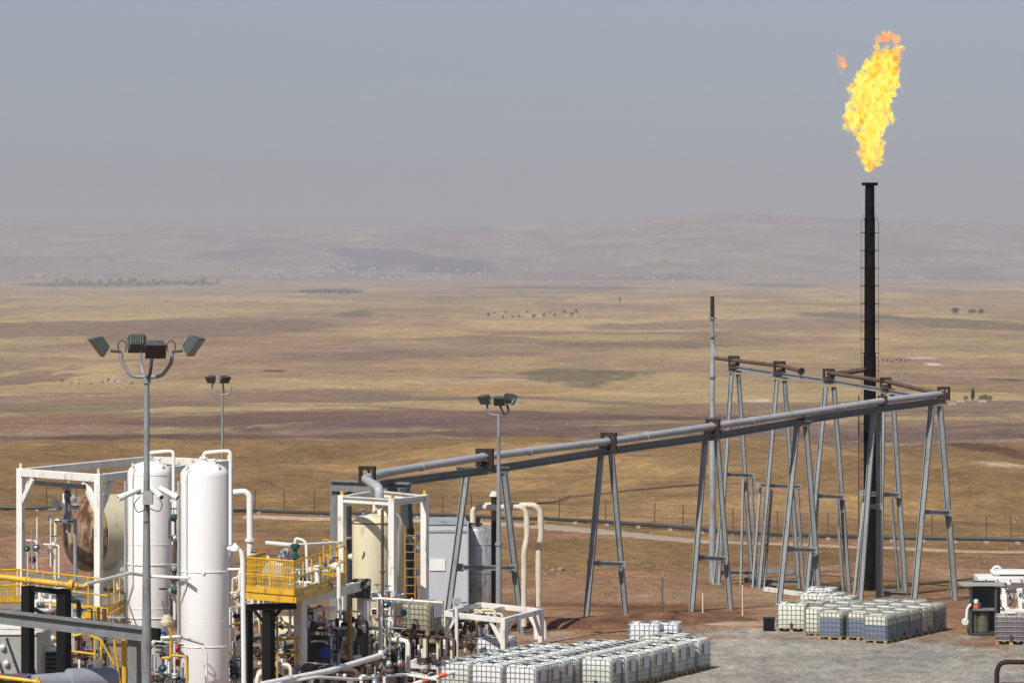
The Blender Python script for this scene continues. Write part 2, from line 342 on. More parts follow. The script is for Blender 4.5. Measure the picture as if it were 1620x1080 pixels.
for a_ in ((530,377,60,3,C(.6,.5,.36)),(575,376,50,3,C(.7,.58,.42)),(830,357,60,3,C(.6,.5,.42)),(1000,418,40,3,C(.6,.55,.5)),(1450,438,30,3,C(.65,.6,.55)),(1460,566,60,3,C(.6,.5,.42)),(1475,575,22,4,C(.6,.5,.42)),(1195,632,44,3,C(.5,.4,.32))): patch(*a_, 0.5, 0.4 if a_[1] < 440 else .8, 0, 1.2)
for a_ in ((200,517,520,26,mauve*.9),(150,478,300,12,straw*1.05),(300,495,220,8,straw*1.1),(30,541,170,20,straw*1.05),(110,596,140,30,straw*1.12),(510,606,340,13,straw*1.1),
           (420,646,440,8,straw*1.12),(650,525,210,10,straw*1.08),(36,600,84,22,mauve*.85),(930,594,210,24,olive*.8),(1090,610,260,36,straw*1.05),(1000,545,270,8,olive*.9),(950,531,300,7,straw*1.05),
           (1250,490,300,9,straw*1.1),(1150,515,430,16,mauve*1.15),(1500,560,240,14,straw*1.08),(620,560,420,14,mauve),(350,570,420,10,brown),(700,480,260,8,straw),(1500,600,200,14,mauve*1.05),(1330,545,260,8,straw*1.05)):
    patch(*a_, .14, .85, 0, 1.1)
for a_ in ((500,664,760,20,C(.14,.085,.065)),(1300,682,720,24,C(.15,.095,.075)),(820,680,400,16,C(.13,.08,.065))): patch(*a_, .3, .85, 0, 1.4)
for a_ in ((450,671,90,9,straw*1.1),(300,682,190,6,straw),(1400,662,420,6,straw),(1010,690,260,6,straw*.9),(435,586,34,3,C(.08,.05,.04)),(1592,600,40,4,C(.09,.06,.04))): patch(*a_, .15, .9, 0, 1.2)
for a_ in ((1590,733,90,4,C(.5,.4,.3)),(1545,706,60,10,C(.10,.05,.035)),(1000,660,420,8,C(.10,.06,.05)),(200,690,500,7,C(.11,.07,.055)),(560,690,420,8,C(.12,.075,.06)),(900,690,300,6,C(.13,.08,.065)),(60,668,230,26,C(.24,.13,.08)),(700,670,600,12,C(.16,.10,.085)),(1450,690,300,14,C(.15,.10,.085))): patch(*a_, 0.5, 0.8)
c = np.clip(c*(1+0.20*(fbm(XX/3.1, YY/7, 83, 3)-.5)[..., None]), 0.01, 0.85)
# thin out everything hidden under nothing: build the sheet
nr, nc = XX.shape
me = bpy.data.meshes.new('ground')
vv = np.stack([XX, YY, ZZ], -1).reshape(-1, 3)
idx = np.arange(nr*nc).reshape(nr, nc)
ff = np.stack([idx[:-1, :-1], idx[:-1, 1:], idx[1:, 1:], idx[1:, :-1]], -1).reshape(-1, 4)
me.vertices.add(len(vv)); me.vertices.foreach_set('co', vv.ravel())
me.loops.add(ff.size); me.loops.foreach_set('vertex_index', ff.ravel())
me.polygons.add(len(ff)); me.polygons.foreach_set('loop_start', np.arange(0, ff.size, 4)); me.polygons.foreach_set('use_smooth', np.ones(len(ff), bool))
me.update(); me.validate()
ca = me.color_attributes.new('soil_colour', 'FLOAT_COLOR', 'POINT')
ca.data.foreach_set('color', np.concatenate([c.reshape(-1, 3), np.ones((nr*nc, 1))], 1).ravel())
gm = bpy.data.materials.new('ground_surface'); gm.use_nodes = True; n, l = gm.node_tree.nodes, gm.node_tree.links
b = n['Principled BSDF']; b.inputs['Roughness'].default_value = 0.95; b.inputs['Specular IOR Level'].default_value = 0.1
at = n.new('ShaderNodeAttribute'); at.attribute_name = 'soil_colour'; g = n.new('ShaderNodeNewGeometry')
def nnoise(scale, sx=1, sy=1, det=8, rough=0.6):
    mp = n.new('ShaderNodeMapping'); mp.inputs['Scale'].default_value = (scale*sx, scale*sy, scale); l.new(g.outputs['Position'], mp.inputs[0])
    q = n.new('ShaderNodeTexNoise'); q.inputs['Scale'].default_value = 1; q.inputs['Detail'].default_value = det; q.inputs['Roughness'].default_value = rough
    l.new(mp.outputs[0], q.inputs['Vector']); return q.outputs[0]
src = at.outputs['Color']
for sc_, lo, hi, sy in ((6.0, 0.62, 1.34, .6), (1.3, 0.74, 1.28, .5), (0.3, 0.76, 1.24, .45), (0.035, 0.80, 1.22, .5), (0.006, 0.88, 1.12, .6)):
    mr = n.new('ShaderNodeMapRange'); mr.inputs[1].default_value = 0.32; mr.inputs[2].default_value = 0.68; mr.inputs[3].default_value = lo; mr.inputs[4].default_value = hi
    l.new(nnoise(sc_, 1, sy), mr.inputs[0]); mx = n.new('ShaderNodeVectorMath'); mx.operation = 'SCALE'
    l.new(src, mx.inputs[0]); l.new(mr.outputs[0], mx.inputs['Scale']); src = mx.outputs[0]
for vs_c, thr, mlo in ((0.55, .20, .50), (0.06, .16, .52), (0.017, .17, .50)):
    mp = n.new('ShaderNodeMapping'); mp.inputs['Scale'].default_value = (vs_c, vs_c*.8, vs_c); l.new(g.outputs['Position'], mp.inputs[0])
    vo = n.new('ShaderNodeTexVoronoi'); vo.inputs['Scale'].default_value = 1; l.new(mp.outputs[0], vo.inputs['Vector'])
    lt = n.new('ShaderNodeMapRange'); lt.inputs[1].default_value = thr; lt.inputs[2].default_value = thr*.4; lt.inputs[3].default_value = 0; lt.inputs[4].default_value = .55; l.new(vo.outputs['Distance'], lt.inputs[0])
    mm = n.new('ShaderNodeMapRange'); mm.inputs[1].default_value = mlo; mm.inputs[2].default_value = mlo+.08; l.new(nnoise(vs_c*.12), mm.inputs[0])
    mu = n.new('ShaderNodeMath'); mu.operation = 'MULTIPLY'; l.new(lt.outputs[0], mu.inputs[0]); l.new(mm.outputs[0], mu.inputs[1])
    mx = n.new('ShaderNodeMixRGB'); l.new(mu.outputs[0], mx.inputs[0]); l.new(src, mx.inputs[1]); mx.inputs[2].default_value = (.07,.06,.03,1); src = mx.outputs[0]
l.new(src, b.inputs['Base Color'])
bp = n.new('ShaderNodeBump'); bp.inputs['Strength'].default_value = 0.9; bp.inputs['Distance'].default_value = 0.12
l.new(nnoise(5.0, det=6), bp.inputs['Height']); l.new(bp.outputs[0], b.inputs['Normal'])
me.materials.append(gm)
gr = bpy.data.objects.new('ground', me); COL.objects.link(gr); tag(gr, kind='structure')

def ribbon(name, pts, width, col, lift=0.05, seg=40):
    """a track laid on the terrain"""
    hp = [hit(*p) for p in pts]; mb = MB(); cs = []
    for i in range(len(hp)-1):
        for k in range(seg): cs.append(hp[i].lerp(hp[i+1], k/seg))
    k0 = 0
    for i, p in enumerate(cs):
        d = (cs[min(i+1, len(cs)-1)]-cs[max(i-1, 0)]); d.z = 0; d.normalize(); s = Vector((d.y, -d.x, 0))
        for t in (-1, -.5, 0, .5, 1):
            q = p+s*(t*width*(0.5+0.12*math.sin(i*.7))); mb.v.append(Vector((q.x, q.y, gzf(q.x, q.y)+lift*(1 if abs(t) < 1 else -1))))
        if i:
            for t in range(4): a = (i-1)*5+t; mb.f.append((a, a+1, a+6, a+5))
    o = mb.build(name, mat(name, col, 0.95, var=0.15, streak=False)); return tag(o, kind='structure')
ribbon('dirt_road', [(845, 832), (960, 842), (1100, 856), (1230, 861)], 4.2, (.37, .29, .215), 0.08)
ribbon('dirt_road', [(1230, 861), (1280, 863), (1480, 871), (1700, 875), (2300, 885)], 2.2, (.38, .25, .18), 0.10)
ribbon('dirt_road', [(390, 818), (600, 822), (845, 832)], 2.5, (.42, .30, .22), 0.14)

# ------------------------------------------------------------------ elevated flare line on its trestles
def bracket(parent, c, s, d=0.5):
    """rusty pipe shoe: an open square frame that holds the pipe"""
    mb = MB(); h = s/2; x = UX
    a, b_, c2, d2 = c-x*h+Vector((0,0,-h)), c+x*h+Vector((0,0,-h)), c+x*h+Vector((0,0,h)), c-x*h+Vector((0,0,h))
    t = s*0.2
    mb.bar(a, d2, t, t); mb.bar(b_, c2, t, t); mb.bar(d2-x*t*.6, c2+x*t*.6, t*1.1, t*1.3); mb.bar(a-x*t*.6, b_+x*t*.6, t*1.1, t*1.3)
    mb.bar(a.lerp(b_, .5)-Vector((0,0,0)), a.lerp(b_, .5)+Vector((0,0,s*.35)), s*.55, t); mb.bar(b_, c2.lerp(d2, .5), t*.8, t*.6)
    return mb.build('pipe_shoe', M['rust'], parent, smooth=False)
def trestle(label, legs, bar_, top, D, w_, shoe=None, subs=(), group='steel trestles carrying the front flare line', ibeam=True, low=None):
    """legs: list of (px,py)->(px,py); bar_: crossbar ends; top: cap beam ends"""
    lo = P(*legs[0][1], D); base = Vector((P(*top[0], D).lerp(P(*top[1], D), .5).x, D, gzf(lo.x, D)))
    t = thing('steel_trestle', label, 'trestle', base, group); w_ *= .76
    for i, (a, b_) in enumerate(legs):
        dd = 0.9 if i % 2 else -0.9                    # the legs splay across the pipe line
        A = P(a[0], a[1], D+dd*0.15); B = P(b_[0], b_[1], D+dd); gzz = gzf(B.x, B.y)-0.1
        if B.z > gzz: k = (A.z-gzz)/(A.z-B.z); B = A+(B-A)*k
        MB().ibeam(A, B, w_, w_) if False else None
        mb = MB(); ax = (B-A).normalized(); sx = ax.cross(Vector((0.3, 0.95, 0))).normalized(); sy = ax.cross(sx)
        mb.bar(A, B, w_*0.22, w_); 
        for s in (-1, 1): mb.bar(A+sx*(s*w_*.43), B+sx*(s*w_*.43), w_*.14, w_)
        k0 = MB(); 
        # an H section: two flanges and a web, oriented to the leg
        k0.v = []; k0.f = []
        def slab(c0, c1, hx, hy):
            vs_ = [p+sx*(a_*hx)+sy*(b2*hy) for p in (c0, c1) for a_, b2 in ((-1,-1),(1,-1),(1,1),(-1,1))]
            k0.add(vs_, [(3,2,1,0),(4,5,6,7),(0,1,5,4),(1,2,6,5),(2,3,7,6),(3,0,4,7)])
        slab(A+sx*(w_*.44), B+sx*(w_*.44), w_*.06, w_*.5); slab(A-sx*(w_*.44), B-sx*(w_*.44), w_*.06, w_*.5); slab(A, B, w_*.378, w_*.07)
        k0.box(B+Vector((0, 0, .12)), (w_*1.9, w_*1.9, .05))
        k0.build('leg', M['galv'], t)
    a, b_ = P(*bar_[0], D-0.3), P(*bar_[1], D+0.3)
    MB().ibeam(a, b_, w_*.8, w_*.85).build('crossbar', M['galv'], t, smooth=False)
    for p in (a, b_): MB().box(p, (w_*1.25, .05, w_*1.3)).build('gusset', M['galv'], t, smooth=False)
    if low:
        MB().ibeam(P(*low[0], D), P(*low[1], D), w_, w_).build('ground_beam', M['beam'], t, smooth=False)
    MB().ibeam(P(*top[0], D-.25), P(*top[1], D+.25), w_, w_*1.05).build('cap_beam', M['beam'], t, smooth=False)
    for a, b_ in subs:
        A, B = P(*a, D), P(*b_, D+(.8 if a[0] < b_[0] else -.8)); B.z = min(B.z, gzf(B.x, B.y)-.05)
        MB().bar(A, B, w_*.5, w_*.5).build('lower_strut', M['galv'], t, smooth=False)
    if shoe: bracket(t, P(shoe[0], shoe[1], D), m_(shoe[2], D))
    return t
def DL(px):                                            # distance of the front line at a photo column
    return 141+(px-575)*(175-141)/(1490-575)
trestle('wide steel trestle with far apart legs in front of the aluminium clad tank', [((738,750),(703,1012)),((797,748),(827,1012))], ((728,897),(812,898)), ((722,743),(806,743)), DL(767), .30, (767,725,25))
trestle('steel trestle standing behind the big block of caged tanks', [((951,716),(925,1002)),((967,716),(992,1002))], ((934,890),(984,892)), ((946,709),(974,709)), DL(962), .28, (963,698,22))
trestle('steel trestle at the gravel edge in front of the slim vent pipe', [((1116,692),(1092,994)),((1134,692),(1157,985))], ((1103,881),(1146,884)), ((1112,684),(1143,684)), DL(1128), .28, (1128,675,20))
trestle('steel trestle rising behind the white caged tank beside the black box', [((1261,674),(1232,962)),((1275,674),(1297,962))], ((1244,868),(1288,870)), ((1256,670),(1282,669)), DL(1268), .30, (1267,661,11))
trestle('steel trestle with one thick upright leg right in front of the black flare stack', [((1382,652),(1360,962)),((1391,646),(1390,962))], ((1372,800),(1390,801)), ((1380,648),(1402,646)), DL(1395), .30, (1396,634,13))
trestle('steel trestle at the right-hand corner where the flare line turns back', [((1474,642),(1445,962)),((1487,642),(1512,962))], ((1458,809),(1500,811)), ((1466,636),(1496,634)), DL(1482), .34, (1493,622,17))
def DB(px): return 177+(1480-px)*(191-177)/(1480-1161)
G2 = 'steel trestles of the rear rusty line'
trestle('slender trestle of the rear rusty line, standing next to the slim vent pipe', [((1157,590),(1136,925)),((1168,592),(1190,925))], ((1146,750),(1190,752)), ((1152,584),(1172,586)), DB(1161), .26, (1161,572,15), [((1148,754),(1128,925)),((1176,756),(1172,925)),((1189,756),(1196,925))], G2, low=((1140,905),(1190,906)))
trestle('slender trestle of the rear rusty line under the open rusty pipe end', [((1229,600),(1200,935)),((1241,602),(1264,935))], ((1200,767),(1264,770)), ((1222,593),(1246,596)), DB(1233), .26, (1233,581,16), [((1203,770),(1190,940)),((1221,774),(1208,940)),((1262,774),(1272,935))], G2, low=((1200,919),(1262,920)))
trestle('slender trestle of the rear rusty line where the short pipe leaves for the flare stack', [((1306,612),(1275,945)),((1319,612),(1344,950))], ((1292,784),(1332,786)), ((1302,603),(1324,605)), DB(1313), .28, (1311,593,16), [((1324,790),(1335,945)),((1294,790),(1283,945))], G2)
trestle('slender trestle of the rear rusty line just right of the flare stack', [((1397,622),(1391,950)),((1412,624),(1433,950))], ((1364,780),(1420,783)), ((1392,616),(1414,619)), DB(1402), .30, (1401,606,15), [((1367,787),(1350,955)),((1410,787),(1423,950))], G2, low=((1396,938),(1434,940)))

front = [P(x, y, DL(x)) for x, y in ((572,752),(610,747),(767,722),(963,698),(1128,674),(1300,649),(1395,634),(1497,622))]
fl = thing('flare_line', 'long grey gas pipe running over the front trestles', 'pipeline', P(600, 1005, DL(600)))
down = [P(600, 795, 138.2), P(600, 772, 138.2), P(577, 757, 140.6), front[1]]
MB().tube(down, .165, 14, bend=.28).build('elbow_drop', M['pipe'], fl)
MB().tube(front[1:], .15, 14).build('pipe', M['pipe'], fl)
for t in (1, 2, 3, 4, 5):
    jb = MB()
    a, b_ = front[t], front[t+1]; d = (b_-a).normalized(); q = a.lerp(b_, .35); jb.lathe(q-d*.05, d, [(0,.15),(0,.175),(.08,.175),(.08,.15)], 14)
    jb.build('weld_collar', M['pipe'], fl)
sb = thing('support_beam', 'dark grey steel beam running just under the long grey gas pipe', 'beam', P(650, 1005, DL(650)))
bp_ = [P(x, y, DL(x)+.25) for x, y in ((600,766),(767,744),(963,713),(1128,690),(1300,660),(1395,646),(1490,634))]
for i in range(len(bp_)-1): MB().ibeam(bp_[i], bp_[i+1], .22, .30).build('beam_span', M['beam'], sb, smooth=False)
bh = thing('beam_head', 'short dark steel beam crossing behind the cream vessels at the start of the gas pipe', 'beam', P(560, 1005, 143.5))
MB().ibeam(P(524, 767, 143.5), P(650, 772, 142.6), .3, .42).build('beam', M['beam'], bh, smooth=False)
MB().bar(P(531, 770, 143.6), P(531, 1010, 143.6), .3).build('post', M['beam'], bh, smooth=False)
MB().bar(P(641, 772, 142.6), P(655, 1010, 142.6), .32).build('post', M['dark'], bh, smooth=False)
MB().bar(P(531, 800, 143.6), P(560, 772, 143.4), .15).build('brace', M['dark'], bh, smooth=False)
bracket(bh, P(581, 752, 141), m_(24, 141))
rl = thing('rusty_line', 'thin rust brown pipe running over the rear trestles towards the right-hand corner', 'pipeline', P(1400, 950, DB(1400)))
MB().tube([P(1313,590,DB(1313)), P(1402,603,DB(1402)), P(1482,622,DB(1482))], .10, 10).build('pipe', M['rustpipe'], rl)
MB().tube([P(1311,592,DB(1311)), P(1340,589,185.6), P(1370,584,186)], .13, 10).build('branch_pipe', M['rustpipe'], rl)
r2 = thing('vent_line', 'thin rust brown open-ended pipe from the slim vent pipe over two rear trestles', 'pipeline', P(1161, 925, DB(1161)))
MB().tube([P(1132,566,DB(1132)), P(1161,570,DB(1161)), P(1233,578,DB(1233)), P(1268,587,DB(1268))], .10, 10).build('pipe', M['rustpipe'], r2)
d_ = (P(1268,587,DB(1268))-P(1233,578,DB(1233))).normalized()
MB().lathe(P(1268,587,DB(1268))-d_*.06, d_, [(0,.08),(0,.17),(.1,.17),(.1,.11),(.02,.08)], 14).build('flange', M['rust'], r2)
rb = thing('rear_beam', 'thin grey steel beam under the rear rusty pipes', 'beam', P(1233, 925, DB(1233)))
q_ = [P(x, y, DB(x)+.2) for x, y in ((1165,582),(1233,592),(1313,603),(1402,618),(1482,634))]
for i in range(4): MB().ibeam(q_[i], q_[i+1], .16, .2).build('beam_span', M['galv'], rb, smooth=False)
# slim vent pipe
D = DB(1127); vp = thing('vent_pipe', 'slim grey vertical vent pipe with a rusty dark tip and a side elbow', 'vent pipe', (P(1127, 900, D).x, D, gzf(P(1127, 900, D).x, D)))
X0 = P(1127, 900, D); zb = gzf(X0.x, D)
MB().lathe((X0.x, D, zb-.1), (0,0,1), [(0,.17),(P(0,670,D).z-zb,.165),(P(0,668,D).z-zb,.12),(P(0,575,D).z-zb,.12),(P(0,574,D).z-zb,.10),(P(0,500,D).z-zb,.09)], 14).build('pipe', M['galv'], vp)
tb = MB().lathe((X0.x, D, P(0,502,D).z), (0,0,1), [(0,.11),(1.05,.10),(1.05,.06),(1.0,.06)], 12).build('tip', M['rust'], vp)
for y in (503, 532, 596, 660, 690): MB().lathe((X0.x, D, P(0,y,D).z-.05), (0,0,1), [(0,.1),(0,.19),(.09,.19),(.09,.1)], 14).build('flange', M['beam'], vp)
MB().tube([(X0.x, D, P(0,545,D).z), P(1131,560,D), P(1135,568,D)], .1, 10).build('side_elbow', M['pipe'], vp)
# black flare stack
D = 186; SX = P(1376, 950, D).x; zb = gzf(SX, D); fs = thing('flare_stack', 'tall black flare stack with a burning flame above it', 'flare stack', (SX, D, zb))
zt = P(0, 291, D).z; Z = lambda y: P(0, y, D).z
MB().lathe((SX, D, zb-.1), (0,0,1), [(0,.31),(Z(560)-zb,.30),(Z(555)-zb,.27),(Z(345)-zb,.25),(Z(345)-zb,.27),(Z(342)-zb,.27),(Z(342)-zb,.235),(zt-zb-.05,.225),(zt-zb+.1,.20),(zt-zb+.05,.19)], 24).build('stack_pipe', M['stack'], fs)
MB().lathe((SX, D, zt-.08), (0,0,1), [(0,.2),(0,.36),(.06,.40),(.14,.40),(.14,.30),(.02,.19)], 24).build('tip_flange', M['stack'], fs)
for s in (-1, 1): MB().tube([(SX+s*.28, D-.05, Z(338)), (SX+s*.42, D-.05, Z(354)), (SX+s*.42, D-.05, Z(935))], .009, 6).build('guide_rod', M['stack'], fs)
for i in range(14):
    z = Z(368+i*28-(i>6)*6); kb = MB()
    kb.lathe((SX, D, z-.03), (0,0,1), [(0,.26),(0,.32),(.05,.32),(.05,.26)], 18)
    for s in (-1, 1): kb.box((SX+s*.36, D-.05, z-.005), (.2, .04, .03))
    kb.build('rod_clamp', M['stack'], fs)
ig = MB(); ig.tube([(SX-.55, D-.2, zb), (SX-.55, D-.2, Z(625))], .035, 6); ig.tube([(SX-.55, D-.2, Z(655)), (SX-.25, D-.1, Z(655))], .02, 6); ig.tube([(SX-.55, D-.2, Z(770)), (SX-.25, D-.1, Z(770))], .02, 6)
ig.build('pilot_line', M['rustpipe'], fs)
# ------------------------------------------------------------------ flame
def flame_mat(hot=True):
    m = bpy.data.materials.new('burning_gas' if hot else 'cooling_flame'); m.use_nodes = True; n, l = m.node_tree.nodes, m.node_tree.links; n.clear()
    o = n.new('ShaderNodeOutputMaterial'); g = n.new('ShaderNodeNewGeometry')
    def noise(s, sz, det, rough, loc=0, dist=0):
        mp = n.new('ShaderNodeMapping'); mp.inputs['Scale'].default_value = (s, s, s*sz); mp.inputs['Location'].default_value = (loc, loc, loc)
        l.new(g.outputs['Position'], mp.inputs[0]); q = n.new('ShaderNodeTexNoise'); q.inputs['Scale'].default_value = 1
        q.inputs['Detail'].default_value = det; q.inputs['Roughness'].default_value = rough; q.inputs['Distortion'].default_value = dist
        l.new(mp.outputs[0], q.inputs['Vector']); return q.outputs[0]
    a = noise(2.3, .6, 8, .68, 5, 1.2)
    r = n.new('ShaderNodeValToRGB'); e = r.color_ramp.elements
    e[0].position = .36; e[0].color = (1.0, .22, .07, 1); e[1].position = .42; e[1].color = (.95, .36, .02, 1)
    for p, cc in ((.455, (1.0, .60, .03)), (.50, (1.0, .84, .08)), (.58, (1.0, .94, .26)), (.65, (1.0, .56, .08))): k = e.new(p); k.color = (*cc, 1)
    l.new(a, r.inputs[0])
    if not hot:
        for q_, cc in zip(r.color_ramp.elements, ((1,.20,.10),(1,.26,.12),(1,.34,.14),(1,.44,.16),(1,.52,.16),(1,.30,.14))): q_.color = (*cc, 1)
    b = noise(2.7, .55, 8, .72, 11, .8)
    dn = n.new('ShaderNodeMapRange'); dn.inputs[1].default_value = .44; dn.inputs[2].default_value = .56; dn.inputs[3].default_value = 0; dn.inputs[4].default_value = 1
    l.new(b, dn.inputs[0])
    fr = n.new('ShaderNodeMapRange'); fr.inputs[1].default_value = 0; fr.inputs[2].default_value = .35; l.new(dn.outputs[0], fr.inputs[0])
    mc = n.new('ShaderNodeMixRGB'); mc.inputs[1].default_value = (1.0, .30, .12, 1); l.new(fr.outputs[0], mc.inputs[0]); l.new(r.outputs[0], mc.inputs[2])
    em = n.new('ShaderNodeEmission'); l.new(mc.outputs[0], em.inputs[0])
    ab = n.new('ShaderNodeVolumeAbsorption'); ab.inputs['Color'].default_value = (0, 0, 0, 1)
    de = n.new('ShaderNodeMath'); de.operation = 'MULTIPLY_ADD'; de.inputs[1].default_value = 7.0; de.inputs[2].default_value = .12; l.new(dn.outputs[0], de.inputs[0])
    l.new(de.outputs[0], ab.inputs['Density'])
    mu = n.new('ShaderNodeMath'); mu.operation = 'MULTIPLY'; mu.inputs[1].default_value = 1.2; l.new(de.outputs[0], mu.inputs[0]); l.new(mu.outputs[0], em.inputs['Strength'])
    ad = n.new('ShaderNodeAddShader'); l.new(em.outputs[0], ad.inputs[0]); l.new(ab.outputs[0], ad.inputs[1]); l.new(ad.outputs[0], o.inputs['Volume'])
    m.cycles.volume_step_rate = 0.15
    return m
FM = flame_mat(); FC = flame_mat(False)
def flame_lobes(blobs, name, parent, seed, vox=.035, rough=.24, fmat=None):
    rnd = random.Random(seed); mb = MB()
    for px, py, w_, h_ in blobs:
        c0 = P(px, py, D); mb.ball(c0, 1, 12, (m_(w_/2, D), m_(w_/2, D)*.8, m_(h_/2, D)))
        for k in range(14):
            a = rnd.uniform(0, 6.28); e = rnd.uniform(-1, 1); cc = c0+Vector((math.cos(a)*m_(w_*.46, D)*math.sqrt(1-e*e), math.sin(a)*m_(w_*.3, D), e*m_(h_*.46, D)))
            s = rnd.uniform(.06, .22)*m_(w_, D); mb.ball(cc, s, 8, (1, 1, rnd.uniform(1.0, 2.6)))
    o = mb.build(name, fmat or FM, parent)
    r = o.modifiers.new('merge', 'REMESH'); r.mode = 'VOXEL'; r.voxel_size = vox
    tx = bpy.data.textures.new('curl', 'CLOUDS'); tx.noise_scale = .30; tx.noise_depth = 6
    d = o.modifiers.new('licks', 'DISPLACE'); d.texture = tx; d.texture_coords = 'LOCAL'; d.strength = rough*3.2; d.mid_level = .5
    return o
D = 186
fm = thing('flame', 'bright yellow and orange gas flame burning above the black stack', 'flame', P(1380, 268, D))
flame_lobes([(1382,256,22,22),(1378,240,38,34),(1368,246,20,24),(1386,236,26,28),(1378,212,40,42),(1384,190,50,40),(1352,192,30,30),(1368,178,52,38),(1360,166,38,30),(1384,160,56,44),
             (1376,136,56,44),(1392,122,50,48),(1396,100,46,36),(1408,92,32,26),(1380,108,32,26),(1368,130,34,24),(1345,196,16,14)], 'flame_body', fm, 3)
flame_lobes([(1406,60,24,14),(1392,61,16,8),(1418,66,12,12),(1408,53,12,8)], 'detached_lick', fm, 8, .035, .16, FC)
flame_lobes([(1330,98,16,14),(1332,108,10,16),(1326,102,10,10)], 'detached_lick', fm, 9, .035, .16, FC)

# ------------------------------------------------------------------ light masts
def floodlight(c, face, w_, h_, d_, parent, arm=None):
    """angled floodlight: finned housing, glass, stirrup"""
    f = Vector(face).normalized(); x = Vector((0, 0, 1)).cross(f).normalized(); y = f.cross(x)
    mb = MB(); c = Vector(c)
    def q(a, b_, e): return c+x*(a*w_/2)+y*(b_*h_/2)+f*(e*d_/2)
    vs_ = [q(a, b_, 1) for a, b_ in ((-1,-1),(1,-1),(1,1),(-1,1))]+[q(a*.72, b_*.66, -1) for a, b_ in ((-1,-1),(1,-1),(1,1),(-1,1))]
    mb.add(vs_, [(0,1,2,3),(7,6,5,4),(1,0,4,5),(2,1,5,6),(3,2,6,7),(0,3,7,4)])
    for k in range(6):
        t = -.6+k*.24; mb.bar(q(t, -.6, -1.12), q(t, .6, -1.12), .02, .05)
    h = mb.build('floodlight', M['lamp'], parent, smooth=False)
    MB().add([q(a*.9, b_*.88, 1.04) for a, b_ in ((-1,-1),(1,-1),(1,1),(-1,1))]+[q(a*.9, b_*.88, .9) for a, b_ in ((-1,-1),(1,-1),(1,1),(-1,1))],
        [(0,1,2,3),(7,6,5,4),(1,0,4,5),(2,1,5,6),(3,2,6,7),(0,3,7,4)]).build('glass', M['glass'], h, smooth=False)
    if arm is not None:
        MB().tube([q(-1.06, 0, 0), q(-1.06, -1.25, 0), q(1.06, -1.25, 0), q(1.06, 0, 0)], .018, 6, bend=.05).build('stirrup', M['galv'], h)
        MB().bar(q(0, -1.25, 0), arm, .06, .06).build('spigot', M['dark'], h, smooth=False)
    return h
G3 = 'floodlight masts'
D = 100; X0 = P(232, 600, D).x
m1 = thing('light_mast', 'tall grey floodlight mast with four lamps and three cameras in front of the white vessels', 'light mast', (X0, D, 0), G3)
MB().lathe((X0, D, 0), (0,0,1), [(0,.145),(.8,.14),(4.4,.125),(P(0,800,D).z,.085),(P(0,598,D).z,.07)], 16).build('pole', M['galv'], m1)
MB().lathe((X0, D, P(0,606,D).z), (0,0,1), [(0,.07),(0,.11),(.14,.11),(.14,.07)], 12).build('collar', M['galv'], m1)
ya = P(0, 596, D).z; yb = P(0, 558, D).z; r_ = m_(40, D)
MB().tube([(X0-r_, D, yb), (X0-r_, D, P(0,572,D).z), (X0-r_*.6, D, ya), (X0, D, ya), (X0+r_*.6, D, ya), (X0+r_, D, P(0,572,D).z), (X0+r_, D, yb)], .05, 10, bend=.4).build('lamp_arm', M['galv'], m1)
MB().tube([(X0, D-.1, ya), (X0-.12, D+.35, ya+.06), P(223, 575, D+.45), P(222, 552, D+.45)], .045, 8, bend=.12).build('lamp_arm', M['galv'], m1)
MB().tube([(X0, D, ya), (X0+.1, D-.35, ya), P(239, 580, D-.45), P(240, 566, D-.45)], .045, 8, bend=.12).build('lamp_arm', M['dark'], m1)
floodlight(P(158, 546, D), (-.80, -.25, -.62), .50, .56, .26, m1); floodlight(P(305, 545, D), (.80, -.25, -.62), .50, .56, .26, m1)
floodlight(P(217, 541, D+.45), (-.1, .8, -.55), .50, .50, .28, m1); floodlight(P(246, 551, D-.45), (.12, -.75, -.62), .54, .46, .28, m1)
for s in (-1, 1):
    cx = X0+s*r_; MB().bar((cx, D, yb+.02), (cx-s*-.28, D, yb+.05), .09, .07).build('lamp_bracket', M['dark'], m1, smooth=False)
    MB().tube([(cx-.1*s, D, yb), (cx-.14*s, D, yb+.24), (cx-.02*s, D, yb+.34), (cx+.1*s, D, yb+.24), (cx+.06*s, D, yb)], .016, 6, bend=.08).build('cable_loop', M['dark'], m1)
def cctv(A, B, parent):
    A, B = Vector(A), Vector(B); d = (B-A).normalized(); L = (B-A).length
    c = MB().lathe(A, d, [(0,.06),(.02,.075),(L*.7,.075),(L*.72,.09),(L,.09),(L,.06),(L-.03,.055)], 12).build('camera', M['white'], parent)
    MB().lathe(A+d*(L-.035), d, [(0,.05),(.02,.05)], 10).build('lens', M['glass'], c)
    return c
D = 99.8
cctv(P(222, 773, D), P(187, 788, D-.25), m1); cctv(P(241, 772, D-.1), P(256, 787, D-.7), m1); cctv(P(252, 771, D), P(281, 787, D-.2), m1)
MB().box(P(234, 787, D), (.26, .22, .34)).bar(P(216, 780, D), P(258, 780, D), .06).build('camera_bracket', M['greybox'], m1, smooth=False)
MB().tube([P(222, 784, D-.1), P(211, 797, D-.1), P(217, 811, D-.1), P(232, 805, D-.15)], .014, 6, bend=.1).build('cable', M['dark'], m1)
MB().tube([P(248, 784, D-.1), P(258, 797, D-.1), P(252, 810, D-.1), P(237, 804, D-.15)], .014, 6, bend=.1).build('cable', M['dark'], m1)
D = 205; X0 = P(352, 600, D).x
m2 = thing('light_mast', 'distant slim floodlight mast with two lamps, standing behind the white vessels', 'light mast', (X0, D, gzf(X0, D)), G3)
